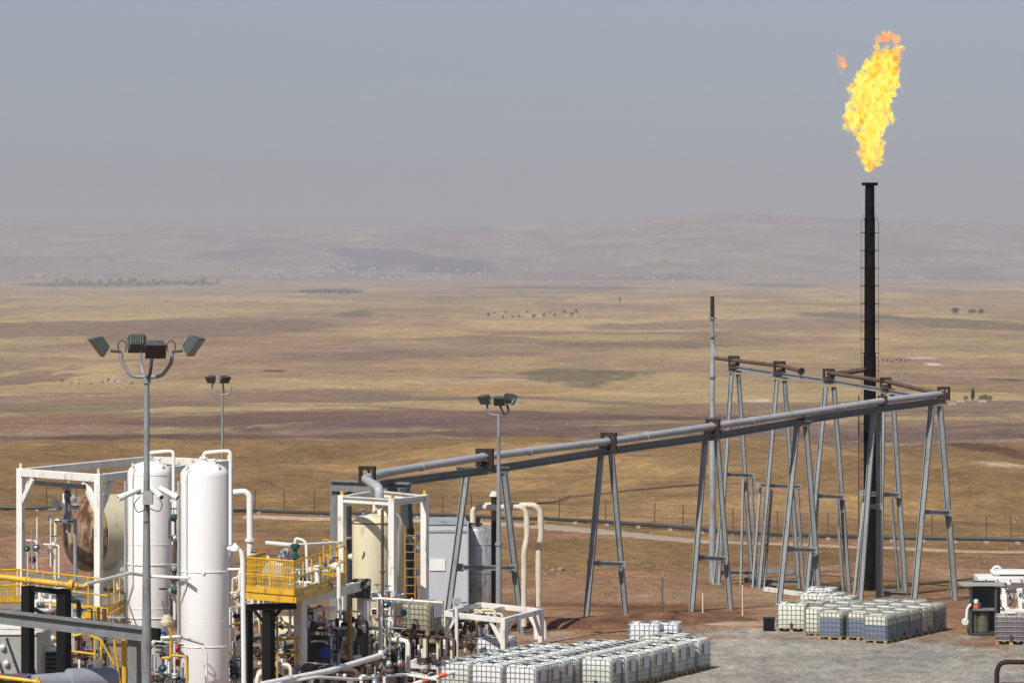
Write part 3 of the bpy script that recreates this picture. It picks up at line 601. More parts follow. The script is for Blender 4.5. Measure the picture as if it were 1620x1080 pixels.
MB().lathe((X0, D, gzf(X0, D)-.1), (0,0,1), [(0,.10),(P(0,625,D).z-gzf(X0, D)+.1,.06)], 10).build('pole', M['galv'], m2)
MB().tube([P(334,612,D), P(336,622,D), P(352,625,D), P(364,622,D), P(366,610,D)], .045, 8, bend=.3).build('lamp_arm', M['galv'], m2)
floodlight(P(334, 599, D), (-.55, -.6, -.5), .55, .40, .28, m2, P(335, 614, D)); floodlight(P(355, 599, D), (.5, -.6, -.5), .58, .40, .28, m2, P(354, 622, D))
D = 142; X0 = P(789, 700, D).x
m3 = thing('light_mast', 'slim floodlight mast with three lamps passing in front of the long gas pipe', 'light mast', (X0, D, 0), G3)
MB().lathe((X0, D, 0), (0,0,1), [(0,.12),(P(0,862,D).z,.11),(P(0,862,D).z,.15),(P(0,858,D).z,.15),(P(0,858,D).z,.095),(P(0,655,D).z,.055)], 12).build('pole', M['galv'], m3)
MB().tube([P(771,646,D), P(773,655,D), P(789,657,D), P(803,655,D), P(806,646,D)], .035, 8, bend=.15).build('lamp_arm', M['galv'], m3)
floodlight(P(767, 631, D), (-.6, -.5, -.5), .48, .34, .24, m3, P(771, 650, D)); floodlight(P(790, 633, D-.3), (-.1, -.8, -.5), .40, .34, .24, m3, P(797, 655, D-.2)); floodlight(P(806, 630, D+.2), (.5, .5, -.5), .48, .40, .26, m3, P(805, 650, D))

# ------------------------------------------------------------------ process plant on the left
def vessel(name, label, cat, px, D, pytop, r, mname, zb=0, dome=.42, bands=(), group=None, parts=True):
    X = P(px, 900, D).x; zt = P(0, pytop, D).z; t = thing(name, label, cat, (X, D, zb), group)
    prof = [(0, r*.98), (0.02, r)] + [(zt-zb-dome, r)]
    for k in range(1, 9):
        a = k/8*math.pi/2; prof.append((zt-zb-dome+dome*math.sin(a), max(r*math.cos(a), .02)))
    MB().lathe((X, D, zb), (0,0,1), prof, 48).build('shell', M[mname], t)
    return t, X, zt
G4 = 'tall white vertical vessels'
v2, vx2, zt2 = vessel('white_vessel', 'nearer tall white vertical vessel, right of the grey floodlight mast', 'vessel', 324, 112, 730, .71, 'vessel', 0, .38, group=G4)
v1, vx1, zt1 = vessel('white_vessel', 'further tall white vertical vessel, crossed by the grey floodlight mast', 'vessel', 237, 121, 729, .70, 'vessel', 0, .38, group=G4)
for v, X, zt, D, ys in ((v2, vx2, zt2, 112, (902, 1020)), (v1, vx1, zt1, 121, (891, 975))):
    for y in ys:
        z = P(0, y, D).z; MB().ring((X, D, z), (0,0,1), .715, .018, 40, 6).box((X+.02, D-.73, z), (.07, .05, .1)).build('band', M['frame'], v)
    for z in (zt-.42, zt-2.6, zt-4.6): MB().ring((X, D, z), (0,0,1), .708, .007, 40, 5).build('weld_seam', M['frame'], v)
    # overhead pipe leaving the dome and running down the side
    k = D/112
    MB().tube([(X-.03, D, zt-.03), (X-.03, D, zt+.26), (X+.30, D-.25, zt+.30), (X+.74*1.05, D-.35, zt+.33), (X+.74*1.05, D-.35, P(0,860,D).z)], .055, 10, bend=.12).build('outlet_pipe', M['white'], v)
    MB().lathe((X-.03, D, zt-.02), (0,0,1), [(0,.12),(.05,.12),(.05,.09),(.12,.09),(.12,.13),(.17,.13)], 12).build('nozzle', M['frame'], v)
    MB().tube([(X-.28, D-.45, zt-.13), (X-.46, D-.55, zt-.25), (X-.50, D-.56, zt-.5), (X-.50, D-.56, P(0,925,D).z), (X-.66, D-.35, P(0,948,D).z)], .035, 8, bend=.1).build('side_pipe', M['white'], v)
    for a in (-.5, .42): MB().box((X+a, D-.42, zt-.12), (.05, .12, .16), .3).build('lifting_lug', M['white'], v, smooth=False)
    MB().lathe((X+.30, D-.2, zt-.1), (0,0,1), [(0,.05),(.16,.05),(.16,.08),(.2,.08)], 10).build('vent_nozzle', M['frame'], v)
    z = P(0, 1005, D).z
    MB().bar((X-.74, D-.25, P(0,760,D).z), (X-.74, D-.25, P(0,1075,D).z), .05, .09).build('cable_tray', M['greybox'], v, smooth=False)
# white instrument bridge pipe between vessels
ip = thing('instrument_pipe', 'thin white pipe running from the yellow pipe across both white vessels', 'pipe', P(240, 1040, 113))
MB().tube([P(135,924,108), P(205,906,111.5), P(240,911,113), P(300,914,111)], .05, 8, bend=.1).build('pipe', M['white'], ip)
MB().tube([P(360,900,111.2), P(372,900,111.2), P(386,899,111.2)], .035, 8).build('pipe', M['white'], ip)
# long white downcomer to the right of the near vessel
dc = thing('downcomer_pipe', 'white bent pipe with a domed valve running down right of the near white vessel', 'pipe', P(380, 1078, 111))
MB().tube([P(360,868,111), P(374,867,111), P(382,873,111), P(384,884,111), P(386,1090,111)], .075, 12, bend=.2).build('pipe', M['white'], dc)
MB().lathe(P(372,868,111), (0,0,1), [(-.05,.14),(.03,.14),(.08,.12),(.12,.06),(.17,.05)], 14).build('valve_bonnet', M['white'], dc)
# goose-neck pipe behind
gp = thing('gooseneck_pipe', 'white gooseneck pipe rising right behind the near white vessel', 'pipe', P(393, 1000, 140))
MB().tube([P(366,779,140), P(388,777,140), P(395,784,140), P(396,1000,140)], .115, 14, bend=.3).build('pipe', M['white'], gp)
MB().lathe(P(396,856,140), (0,0,1), [(0,.12),(0,.19),(.1,.19),(.1,.12)], 14).build('flange', M['frame'], gp)

# white portal frame over the rusty horizontal vessel
L, N, Fc, Rc = P(33,747,126), P(156,756,121.5), P(235,727,136), P(362,733,131.5)
pf = thing('portal_frame', 'large white box-section steel frame around the rusty horizontal vessel', 'steel frame', (N.x, N.y, 0))
for a, b_ in ((L, N), (L, Fc), (N, Rc), (Fc, Rc)):
    dd = (b_-a).normalized(); MB().bar(a+dd*.15, b_-dd*.15, .21, .25).build('top_beam', M['frame'], pf, bevel=.015)
for p in (L, N, Fc, Rc): MB().bar((p.x, p.y, p.z+.14), (p.x, p.y, 0), .22, .22).build('post', M['frame'], pf, bevel=.015)
for p, q in ((L, N), (N, L), (N, Rc), (L, Fc)):
    dd = (q-p).normalized(); MB().bar(p+dd*.95-Vector((0,0,.15)), p+Vector((0,0,-1.0))+dd*.12, .15, .2).build('knee_brace', M['frame'], pf, smooth=False)
for p in (L, N, Fc, Rc): MB().tube([p+Vector((0,0,.14)), p+Vector((0,0,.30))], .05, 8).build('corner_lug', M['cream'], pf)
MB().bar(L.lerp(N, .2)-Vector((0,0,.3)), N-Vector((.5,-.5,.3)), .1, .14).build('cable_tray', M['dark'], pf, smooth=False)

# rusty horizontal vessel
hv = thing('horizontal_vessel', 'big cream horizontal vessel with a rust stained round end', 'vessel', P(180, 1045, 129))
A = P(137, 843, 128.3); ax = Vector((.80, .60, 0)); rr = 1.27
prof = [(-.62, .02)]+[(-.62*math.cos(k/8*math.pi/2), rr*math.sin(k/8*math.pi/2)) for k in range(1, 9)]+[(.03, rr+.015), (.06, rr)]+[(3.7, rr)]+[(3.7+.62*math.sin(k/8*math.pi/2), rr*math.cos(k/8*math.pi/2)+.005) for k in range(1, 9)]
MB().lathe(A+ax*.06, ax, prof[9:], 48).build('shell', M['cream'], hv)
MB().lathe(A, ax, prof[:11], 48).build('end_cap', M['rustycream'], hv)
for k in (.9, 3.1):
    c0 = A+ax*k; MB().box((c0.x, c0.y, (c0.z-rr*.6+3.42)/2), (.35, 1.9, c0.z-rr*.6-3.42), math.atan2(ax.y, ax.x)).build('saddle', M['frame'], hv, smooth=False)
# valve tower on the end of the vessel
vt = thing('valve_tower', 'grey valve stack with relief valves on the rusty end of the horizontal vessel', 'valve', P(112, 830, 126.2))
MB().tube([P(108,842,126), P(108,770,126)], .09, 10).build('riser', M['galv'], vt)
MB().tube([P(101,812,125.8), P(101,780,125.8)], .05, 8).build('riser', M['white'], vt)
MB().tube([P(88,822,125.8), P(110,825,125.8), P(118,820,125.8)], .06, 8).build('cross_pipe', M['frame'], vt)
for x, y, s in ((88,797,.16),(105,783,.16),(116,788,.13),(120,800,.12),(109,768,.15)): MB().lathe(P(x, y, 125.9)-Vector((0,0,s)), (0,0,1), [(0,s*.6),(s*.5,s),(s*1.3,s),(s*1.6,s*.4),(s*2,s*.4)], 12).build('valve', M['silver'] if x != 105 else M['dark'], vt)
for x, y in ((104,772),(118,800),(92,824),(112,824)): MB().lathe(P(x, y, 125.8)-Vector((0,0,.03)), (0,0,1), [(0,.05),(0,.13),(.05,.13),(.05,.05)], 12).build('flange', M['dark'], vt)
MB().tube([P(88,822,125.8), P(87,930,125.8)], .055, 8).build('drain_pipe', M['cream'], vt)
MB().tube([P(119,820,125.7), P(119,935,125.7)], .065, 8).build('drain_pipe', M['galv'], vt)

# raised deck and yellow guard rails
def deck(label, pts, z, toe=True, rails=True, D0=None, name='walkway', skip=(), mesh=()):
    """pts: plan points (Vector) of the walkway edge; rails follow them"""
    t = thing(name, label, 'walkway', (pts[0].x, pts[0].y, z))
    for i in range(len(pts)-1):
        if i in skip: continue
        a, b_ = pts[i].copy(), pts[i+1].copy(); a.z = b_.z = z; L_ = (b_-a).length; n_ = max(1, round(L_/1.2))
        for hh in (1.05, .55): MB().tube([a+Vector((0,0,hh)), b_+Vector((0,0,hh))], .026, 8).build('handrail', M['yellow'], t)
        for k in range(n_+1):
            p = a.lerp(b_, k/n_); MB().tube([p, p+Vector((0,0,1.07))], .028, 8).build('guard_post', M['yellow'], t)
        MB().bar(a+Vector((0,0,.10)), b_+Vector((0,0,.10)), .012, .16).build('toe_board', M['yellow'], t, smooth=False)
        MB().bar(a-Vector((0,0,.12)), b_-Vector((0,0,.12)), .10, .18).build('edge_beam', M['yellow'], t, smooth=False)
        if i in mesh:
            g_ = MB(); d = (b_-a).normalized(); k = 0
            while k < L_: g_.bar(a+d*k, a+d*k+Vector((0,0,1.02)), .022, .022); k += .075
            for h2 in (.2, .35, .5, .68, .85): g_.bar(a+Vector((0,0,h2)), b_+Vector((0,0,h2)), .02, .02)
            g_.build('mesh_panel', M['yellow'], t, smooth=False)
    return t
z_ = 3.42
def PG(px, py, z): # point on the level z seen at that photo pixel
    D = (EYE-z)*F/(py-HOR); return P(px, py, D)
dk = deck('yellow railed walkway around the rusty horizontal vessel, left of the white vessels', [PG(-60, 955, z_), PG(30, 952, z_), PG(108, 962, z_), PG(172, 970, z_), PG(214, 944, z_)], z_, mesh=(0,))
a, b_, c_, d_ = PG(-60, 953, z_), PG(172, 968, z_), PG(262, 920, z_), PG(20, 905, z_)
k0 = MB(); k0.add([p+Vector((0,0,e)) for e in (-.02, -.10) for p in (a, b_, c_, d_)], [(0,1,2,3),(7,6,5,4),(0,4,5,1),(1,5,6,2),(2,6,7,3),(3,7,4,0)]); k0.build('deck_plate', M['grating'], dk, smooth=False)
for p in (PG(0, 955, z_), PG(108, 962, z_), PG(170, 966, z_), PG(250, 925, z_)): MB().bar((p.x, p.y+.1, z_-.2), (p.x, p.y+.1, 0), .14).build('post', M['frame'], dk, smooth=False)

# yellow header pipe on black posts
yp = thing('yellow_pipe', 'thick yellow pipe lying on two black posts at the left edge', 'pipe', P(40, 1078, 107))
MB().tube([P(-60,906,107.6), P(0,912,107.5), P(112,925,107)], .085, 14).build('pipe', M['yellow'], yp)
MB().tube([P(112,925,107), P(135,927,107)], .06, 12).build('pipe_end', M['yellow'], yp)
MB().lathe(P(109,924,107), (1,-.1,-.1), [(0,.09),(0,.15),(.05,.15),(.07,.15),(.12,.15),(.12,.07)], 14).build('flange', M['yellow'], yp)
MB().lathe(P(120,926,107), (1,-.1,-.1), [(0,.07),(0,.10),(.05,.10),(.05,.06)], 14).build('flange', M['yellow'], yp)
for x in (42, 48): MB().ring(P(x, 918, 107.3), (1, -.1, 0), .10, .016, 16, 6).build('pipe_clamp', M['yellow'], yp)
ps = thing('pipe_support', 'black steel goalpost carrying the yellow pipe', 'pipe support', P(70, 1085, 107))
for x0, w_, y0 in ((44, .30, 926), (101, .34, 931)):
    a, b_ = P(x0, y0, 107.4), P(x0, y0, 107.4); b_.z = 0; MB().ibeam(a, b_, w_, w_) 
    MB().bar(a, b_, w_*.9, w_*.9).build('post', M['black'], ps, smooth=False)
MB().bar(P(44,930,107.4), P(101,936,107.4), .2, .14).build('cross_beam', M['black'], ps, smooth=False)
MB().bar(P(54,962,107.4), P(92,985,107.4), .08, .1).build('brace', M['black'], ps, smooth=False)
# the grey I-beam in front
gb = thing('pipe_rack', 'long grey steel beam with a dark web crossing in front at lower left', 'steel beam', P(212, 1085, 102))
MB().ibeam(P(-60,967,104), P(236,1003,101.2), .30, .36).build('beam', M['beam'], gb, smooth=False)
p = P(213, 1010, 101.6); MB().bar(p, (p.x, p.y, 0), .28, .24).build('post', M['beam'], gb, smooth=False)
MB().tube([P(196,1006,102.4), P(197,1085,102.4)], .07, 8).build('yellow_upright', M['yellow'], gb)
MB().bar(P(228,1000,101.2), P(252,1003,101), .16, .30).build('beam_end', M['black'], gb, smooth=False)

def blockbox(name, label, cat, px0, px1, py0, D, depth, mname, zb=0, rz=0, parts=None, trim='frame', group=None):
    """cabinet / container with frame edges, door and louvres"""
    x0, x1 = P(px0, 0, D).x, P(px1, 0, D).x; zt = P(0, py0, D).z; w_ = x1-x0
    t = thing(name, label, cat, ((x0+x1)/2, D+depth/2, zb), group); cx, cy = (x0+x1)/2, D+depth/2
    mb = MB().box((cx, cy, (zt+zb)/2), (w_, depth, zt-zb)); mb.build('body', M[mname], t, smooth=False, bevel=.02)
    MB().box((cx, cy, zt+.03), (w_+.1, depth+.1, .06)).build('roof', M[trim], t, smooth=False)
    for s in (-1, 1):
        for q in (-1, 1): MB().box((cx+s*w_/2, cy+q*depth/2, (zt+zb)/2), (.07, .07, zt-zb)).build('corner_post', M[trim], t, smooth=False)
    return t, cx, cy, zt
t, cx, cy, zt = blockbox('equipment_container', 'pale grey equipment container with diagonal bars behind the grey beam', 'container', -30, 62, 1003, 108, 2.4, 'greybox')
for k in range(3):
    MB().bar((cx-.55+k*.45, cy-1.22, zt-.1), (cx-.05+k*.45, cy-1.22, zt-1.5), .05, .06).build('diagonal_bar', M['dark'], t, smooth=False)
for k in range(3): MB().ball((cx-.2+.1*k, cy-1.25, zt-.35-.45*k), .09, 8).build('light', M['white'], t)
t, cx, cy, zt = blockbox('generator_set', 'small white-framed machine with a dark louvred front between the black posts', 'generator', 66, 96, 1030, 109.5, 1.4, 'dark', zb=.6, trim='white')
for k in range(5): MB().bar((cx-.2, cy-.72, zt-.15-k*.13), (cx+.2, cy-.72, zt-.15-k*.13), .03, .04).build('louvre', M['beam'], t, smooth=False)
MB().tube([(cx-.27, cy-.75, .7), (cx-.27, cy-.75, zt+.18), (cx+.27, cy-.75, zt+.18), (cx+.27, cy-.75, .7)], .045, 8, bend=.12).build('guard_bar', M['white'], t)
# slate grey horizontal vessel, bottom left
gv = thing('grey_vessel', 'slate grey horizontal vessel with a top nozzle at the bottom left edge', 'vessel', P(150, 1085, 104))
A = P(108, 1078, 103); ax = Vector((.86, .5, 0)).normalized(); rr = .36
MB().lathe(A, ax, [(-1.2,rr*.7),(-.02,rr*.75),(0,rr)]+[(1.25,rr)]+[(1.25+.2*math.sin(k/6*math.pi/2), rr*math.cos(k/6*math.pi/2)+.005) for k in range(1, 7)], 32).build('shell', M['greyvessel'], gv)
MB().lathe(A+ax*.85+Vector((0,0,rr-.05)), (0,0,1), [(0,.13),(.14,.13),(.14,.2),(.2,.2),(.2,.14),(.24,.14),(.26,.08)], 14).build('nozzle', M['frame'], gv)
c0 = A+ax*.5; MB().box((c0.x, c0.y, (c0.z-rr*.7)/2), (.25, .5, c0.z-rr*.7), .5).build('saddle', M['galv'], gv, smooth=False)
# yellow stair/rail cage behind
yr = thing('stair_rail', 'small yellow handrail cage behind the two black posts', 'handrail', P(120, 1085, 111))
for a, b_ in (((95,1010),(135,1001)),((135,1001),(160,1012)),((66,1024),(150,1034)),((150,1008),(150,1064)),((160,1012),(160,1064)),((135,1001),(150,1008)),((76,998),(76,1040)),((180,1010),(190,1080)),((160,1012),(180,1050))):
    MB().tube([P(*a, 111), P(*b_, 111)], .035, 8).build('rail', M['yellow'], yr)
fr = thing('guard_rail', 'low yellow guard rail in the bottom left corner', 'handrail', P(20, 1085, 101))
MB().tube([P(-40,1064,101.5), P(0,1070,101.2), P(64,1078,101)], .05, 8).build('rail', M['yellow'], fr)
for x in (-20, 60): MB().tube([P(x,1070,101), (P(x,1070,101).x, 101, 0)], .05, 8).build('guard_post', M['yellow'], fr)
t, cx, cy, zt = blockbox('low_cabinet', 'low mauve covered cabinet in the bottom left corner', 'cabinet', -30, 38, 1076, 101.4, 1.2, 'purple', trim='purple')

# yellow pipework loop, red and blue valves in front of the near white vessel
yl = thing('yellow_pipe_loop', 'yellow angled pipe in front of the white vessels, with a blue valve at its top', 'pipe', P(290, 1085, 108.5))
MB().tube([P(266,992,108.5), P(270,999,108.5), P(270,1040,108.5), P(256,1040,108.5)], .035, 8, bend=.08).build('pipe', M['yellow'], yl)
MB().tube([P(270,1036,108.5), P(291,1037,108.5), P(295,1042,108.5), P(296,1085,108.5)], .035, 8, bend=.08).build('pipe', M['yellow'], yl)
MB().lathe(P(244,1000,108.4), (1,0,.1), [(0,.10),(.15,.13),(.2,.06),(.28,.06),(.28,.12),(.34,.12)], 12).build('blue_valve', M['blue'], yl)
MB().lathe(P(264,983,109), (0,0,1), [(-.12,.17),(-.08,.20),(.02,.21),(.02,.16),(.14,.16),(.14,.10),(.2,.10)], 16).build('valve_cap', M['cream'], yl)
MB().tube([P(264,984,109), P(257,950,109.3)], .02, 6).tube([P(264,984,109), P(264,940,109.3)], .02, 6).tube([P(264,984,109), P(270,952,109.3)], .02, 6).build('stem', M['dark'], yl)
MB().ring(P(258,931,109.3), (0,0,1), .11, .018, 16, 6).build('handwheel', M['black'], yl)
for y in (1025, 1047): MB().lathe(P(278,y,109.3), (1,-.3,0), [(0,.05),(.03,.11),(.10,.11),(.12,.05)], 12).build('red_valve', M['red'], yl)
lp = thing('manifold', 'white pipe manifold standing between the grey mast and the near white vessel', 'manifold', P(262, 1085, 110))
rnd = random.Random(5)
for x, y0 in ((216,1010),(262,1038),(252,1060),(268,1046)): MB().tube([P(x,y0,110), P(x,1092,110)], .085 if x in (262,) else .05, 10).build('pipe', M['white'], lp)
MB().tube([P(238,1010,110), P(282,1006,110), P(322,1018,110.6)], .045, 8, bend=.1).build('pipe', M['white'], lp)
for x, y in ((249,1031),(249,1062),(264,1070),(216,1040),(216,1062)): MB().lathe(P(x,y,109.8)-Vector((0,0,.08)), (0,0,1), [(0,.05),(0,.12),(.05,.12),(.05,.07),(.12,.07),(.12,.12),(.17,.12),(.17,.05)], 12).build('flange', M['greybox'], lp)
MB().tube([P(318,1022,110.4), P(326,1030,110.4), P(327,1090,110.4)], .04, 8, bend=.1).build('pipe', M['white'], lp)

# ------------------------------------------------------------------ dense pipework skids
def skid(label, px0, px1, py0, py1, D, seed, n=26, mats=('white','frame','galv','pipe','rustpipe'), depth=2.2, name='pipework_skid', rr=(.03,.075), dens=1):
    rnd = random.Random(seed); t = thing(name, label, 'pipework', ((P(px0,0,D).x+P(px1,0,D).x)/2, D, 0))
    def rp(): return rnd.uniform(px0, px1), rnd.uniform(py0, py1), D+rnd.uniform(0, depth)
    for i in range(n):
        x, y, d = rp(); r = rnd.uniform(*rr); mt = M[rnd.choice(mats)]
        a = P(x, y, d); k = rnd.random(); L_ = rnd.uniform(.5, 1.6)
        dirs = [UX*rnd.choice((-1, 1)), VX*rnd.choice((-1, 1))*.8, Vector((0,0,-1))]
        if k < .4: pts = [a, Vector((a.x, a.y, max(0.05, a.z-L_*1.6)))]
        elif k < .75: d1 = rnd.choice(dirs[:2]); pts = [a, a+d1*L_, a+d1*L_+Vector((0,0,-min(L_, a.z-.05)))]
        else: d1 = dirs[0]; pts = [a+Vector((0,0,-.4)), a, a+d1*L_*.6, a+d1*L_*.6+dirs[1]*.5]
        lim = (P(px0-6,0,D).x, P(px1+6,0,D).x)
        pts = [Vector((min(max(p.x, lim[0]), lim[1]), p.y, p.z)) for p in pts]
        if (pts[1]-pts[0]).length < .08: continue
        MB().tube(pts, r, 8, bend=r*3).build('pipe', mt, t)
        q = pts[0].lerp(pts[1], rnd.uniform(.3, .7)); dd = (pts[1]-pts[0]).normalized()
        k2 = rnd.random()
        if k2 < .45: MB().lathe(q-dd*.06, dd, [(0,r),(0,r+.055),(.04,r+.055),(.04,r),(.08,r),(.08,r+.055),(.12,r+.055),(.12,r)], 10).build('flange', mt, t)
        if .3 < k2 < .85:
            vb = MB().lathe(q-dd*(r+.07), dd, [(0,r+.03),(.03,r+.06),(.08+r,r+.09),(2*r+.12,r+.06),(2*r+.15,r+.03)], 10).build('valve', M[rnd.choice(('greybox','dark','rust','silver','green','cream'))], t)
            up = Vector((0,0,1)) if abs(dd.z) < .7 else Vector((0,-1,0))
            MB().tube([q, q+up*.28], .018, 6).build('stem', M['silver'], vb); MB().ring(q+up*.28, up, .10, .014, 14, 5).build('handwheel', M[rnd.choice(('black','red','dark','blue'))], vb)
    return t
def posts(t, lst, r, mname, D):
    for (x, y0, y1) in lst: MB().bar(P(x, y0, D), P(x, y1, D), r).build('post', M[mname], t, smooth=False)

# right yellow platform
zA = P(0, 940, 116.5).z
yd = deck('yellow railed valve platform with mesh sides on black posts right of the white vessels', [P(420,940,119.8), P(389,951,117.5), P(466,957,116.0), P(545,927,122.5), P(512,916,125.5)], zA, name='valve_platform', mesh=(0, 1))
q = [P(389,951,117.6), P(466,957,116.1), P(545,927,122.5), P(470,915,126.5)]
for v in q: v.z = zA
k0 = MB(); k0.add([p+Vector((0,0,e)) for e in (-.01, -.09) for p in q], [(0,1,2,3),(7,6,5,4),(0,4,5,1),(1,5,6,2),(2,6,7,3),(3,7,4,0)]); k0.build('deck_plate', M['grating'], yd, smooth=False)
for x, D in ((390, 118.2), (425, 117.4)):
    a = P(x, 958, D); MB().bar(a, (a.x, a.y, 0), .30, .28).build('post', M['black'], yd, smooth=False)
MB().bar(P(390,960,118), P(466,958,116.3), .16, .2).build('beam', M['black'], yd, smooth=False)
MB().bar(P(425,985,117.4), P(445,962,117), .08, .08).build('brace', M['black'], yd, smooth=False); MB().bar(P(418,985,117.4), P(402,964,117.6), .08, .08).build('brace', M['black'], yd, smooth=False)
# equipment on the platform
pm = skid('crowded pipes and valves standing on the yellow valve platform', 396, 530, 872, 925, 119.5, 21, 30, ('white','white','frame','silver','pipe'), 3.0, 'platform_pipework')
MB().lathe(P(418,908,118.5), UX, [(0,.02),(0,.2),(.08,.28),(.75,.28),(.83,.2),(.83,.02)], 20).build('pump_body', M['silver'], pm)
MB().tube([P(467,876,120), P(467,850,120), P(484,856,120), P(486,905,120)], .045, 8, bend=.12).build('pipe', M['white'], pm)
MB().tube([P(420,858,121), P(470,862,121), P(540,858,124)], .06, 8).build('pipe', M['white'], pm)
MB().lathe(P(467,872,120)-Vector((0,0,.3)), (0,0,1), [(0,.07),(.1,.07),(.1,.13),(.2,.13),(.2,.07),(.4,.07),(.4,.14),(.52,.16),(.56,.05)], 14).build('valve', M['green'], pm)
MB().lathe(P(502,917,119)-Vector((0,0,.1)), (0,0,1), [(0,.085),(.5,.085),(.52,.12),(.56,.12)], 12).build('stub_pipe', M['white'], pm)
MB().tube([P(505,900,121), P(530,880,122.5), P(532,905,122.5)], .09, 10, bend=.15).build('pipe', M['silver'], pm)
MB().lathe(P(405,930,118), UX, [(0,.1),(.5,.1),(.5,.16),(.56,.16)], 12).build('pipe_stub', M['white'], pm)
for x, y in ((395,928),(402,938),(398,912),(407,915)): MB().lathe(P(x,y,118.4)-Vector((0,0,.1)), (0,0,1), [(0,.05),(.1,.07),(.16,.03),(.25,.03),(.25,.07),(.28,.07)], 10).build('valve', M['cream'], pm)
# white goal-frame under the platform
wf = thing('white_pipe_bridge', 'white steel beam and posts running right from under the yellow platform', 'steel frame', P(475, 1070, 119))
MB().bar(P(472,950,119), P(575,925,126), .26, .30).build('top_beam', M['frame'], wf, bevel=.015)
MB().bar(P(474,950,119.2), P(476,1085,119.2), .30).build('post', M['frame'], wf, bevel=.015); MB().bar(P(573,932,126), P(573,1075,126), .26).build('post', M['frame'], wf, bevel=.015)
MB().box(P(572,930,125.6), (.6,.5,.6)).build('junction_box', M['dark'], wf, smooth=False, bevel=.03)
for k in range(8): MB().lathe(P(562+k*3,921+(k%3)*5,125.2), (0,0,1), [(0,.04),(.05,.06),(.12,.06),(.14,.02)], 8).build('gland', M['galv' if k % 2 else 'rust'], wf)
skid('tangle of grey and white pipes and valves beneath the white beam, left half', 478, 528, 955, 1060, 121.5, 31, 34, ('white','galv','silver','dark','pipe'), 2.5)
skid('tangle of pipes with an orange stained column beneath the white beam, right half', 530, 572, 955, 1060, 124, 32, 28, ('frame','galv','rustpipe','dark','cream'), 2.5)
skid('pipes and valves seen between the black platform posts and the yellow ladder', 396, 470, 975, 1075, 121, 33, 26, ('frame','cream','galv','rustpipe'), 3)
skid('narrow bundle of valves and pipes just right of the near white vessel', 366, 380, 985, 1080, 112.6, 34, 14, ('frame','cream','greybox'), .6, rr=(.025, .05))
skid('dark valves and pipes seen between the two white vessels', 274, 284, 790, 990, 118, 35, 16, ('dark','frame','rustpipe','greybox'), .8, rr=(.03,.06))
skid('pipes and valves under the walkway below the rusty vessel', 95, 200, 960, 1010, 116, 36, 26, ('frame','galv','rustpipe','white'), 3)
skid('pipes and small valves on the deck at the far left', 30, 110, 930, 965, 116, 37, 14, ('frame','white','dark','silver'), 2)
skid('dense low pipework around the foot of the cream vessels', 560, 640, 990, 1070, 128, 38, 44, ('rustpipe','frame','rust','dark','galv'), 4)
skid('low pipework and valves under the yellowed caged tank', 640, 712, 1005, 1062, 130, 39, 36, ('rustpipe','frame','cream','dark','white'), 4)
skid('brown pipes and hoses inside the white open skid frame', 722, 800, 962, 1000, 136, 40, 30, ('rustpipe','frame','cream','dark','tanpipe'), 3)
skid('pipe and valve litter along the bottom edge below the diagonal white pipe', 470, 610, 1050, 1085, 116, 41, 30, ('frame','white','rustpipe','galv'), 3)
skid('thin white and yellow pipes between the near white vessel and the valve platform', 366, 396, 880, 985, 121, 51, 18, ('white','yellow','frame','rustpipe'), 1.2, rr=(.02,.045))
skid('thin pale pipes and gauges in front of the cream vessels', 572, 640, 935, 1010, 130, 52, 26, ('frame','cream','white','galv'), 2, rr=(.018,.04))
skid('fine pipes, rods and valves at the foot of the two white vessels', 236, 290, 1000, 1080, 109.5, 53, 20, ('white','frame','dark','galv'), 1, rr=(.015,.04))
skid('slim instrument pipes inside the white portal frame', 40, 84, 800, 935, 123, 54, 12, ('frame','rustpipe','galv','white'), 2, rr=(.015,.03))
skid('low pipes and cables behind the pale grey equipment container', 60, 200, 1000, 1050, 113, 55, 26, ('dark','galv','rustpipe','frame'), 2, rr=(.02,.05))
# machine drums in the dark gap
for x, y, D, lab in ((500,1030,123,'dark drum-shaped pump left of the blue motor, under the white beam'),(545,1022,126,'dark drum-shaped pump beneath the white beam near its right post')):
    t = thing('pump', lab, 'pump', P(x, 1080, D)); A = P(x-14, y, D)
    MB().lathe(A, UX, [(0,.02),(0,.45),(.1,.55),(.8,.55),(.9,.45),(.9,.02)], 24).build('casing', M['dark'], t)
    MB().box((A+UX*.45+Vector((0,0,-.75)))[:], (.8,.6,.5), -R(27)).build('plinth', M['conc'], t, smooth=False)
bm_ = thing('electric_motor', 'small blue electric motor in the dark gap under the white beam', 'motor', P(513, 1080, 121.5))
MB().lathe(P(508,1033,121.3), UX, [(0,.1),(.02,.16),(.35,.16),(.37,.1)], 16).build('body', M['blue'], bm_); MB().box(P(513,1046,121.4), (.4,.3,.14)).build('foot', M['dark'], bm_, smooth=False)
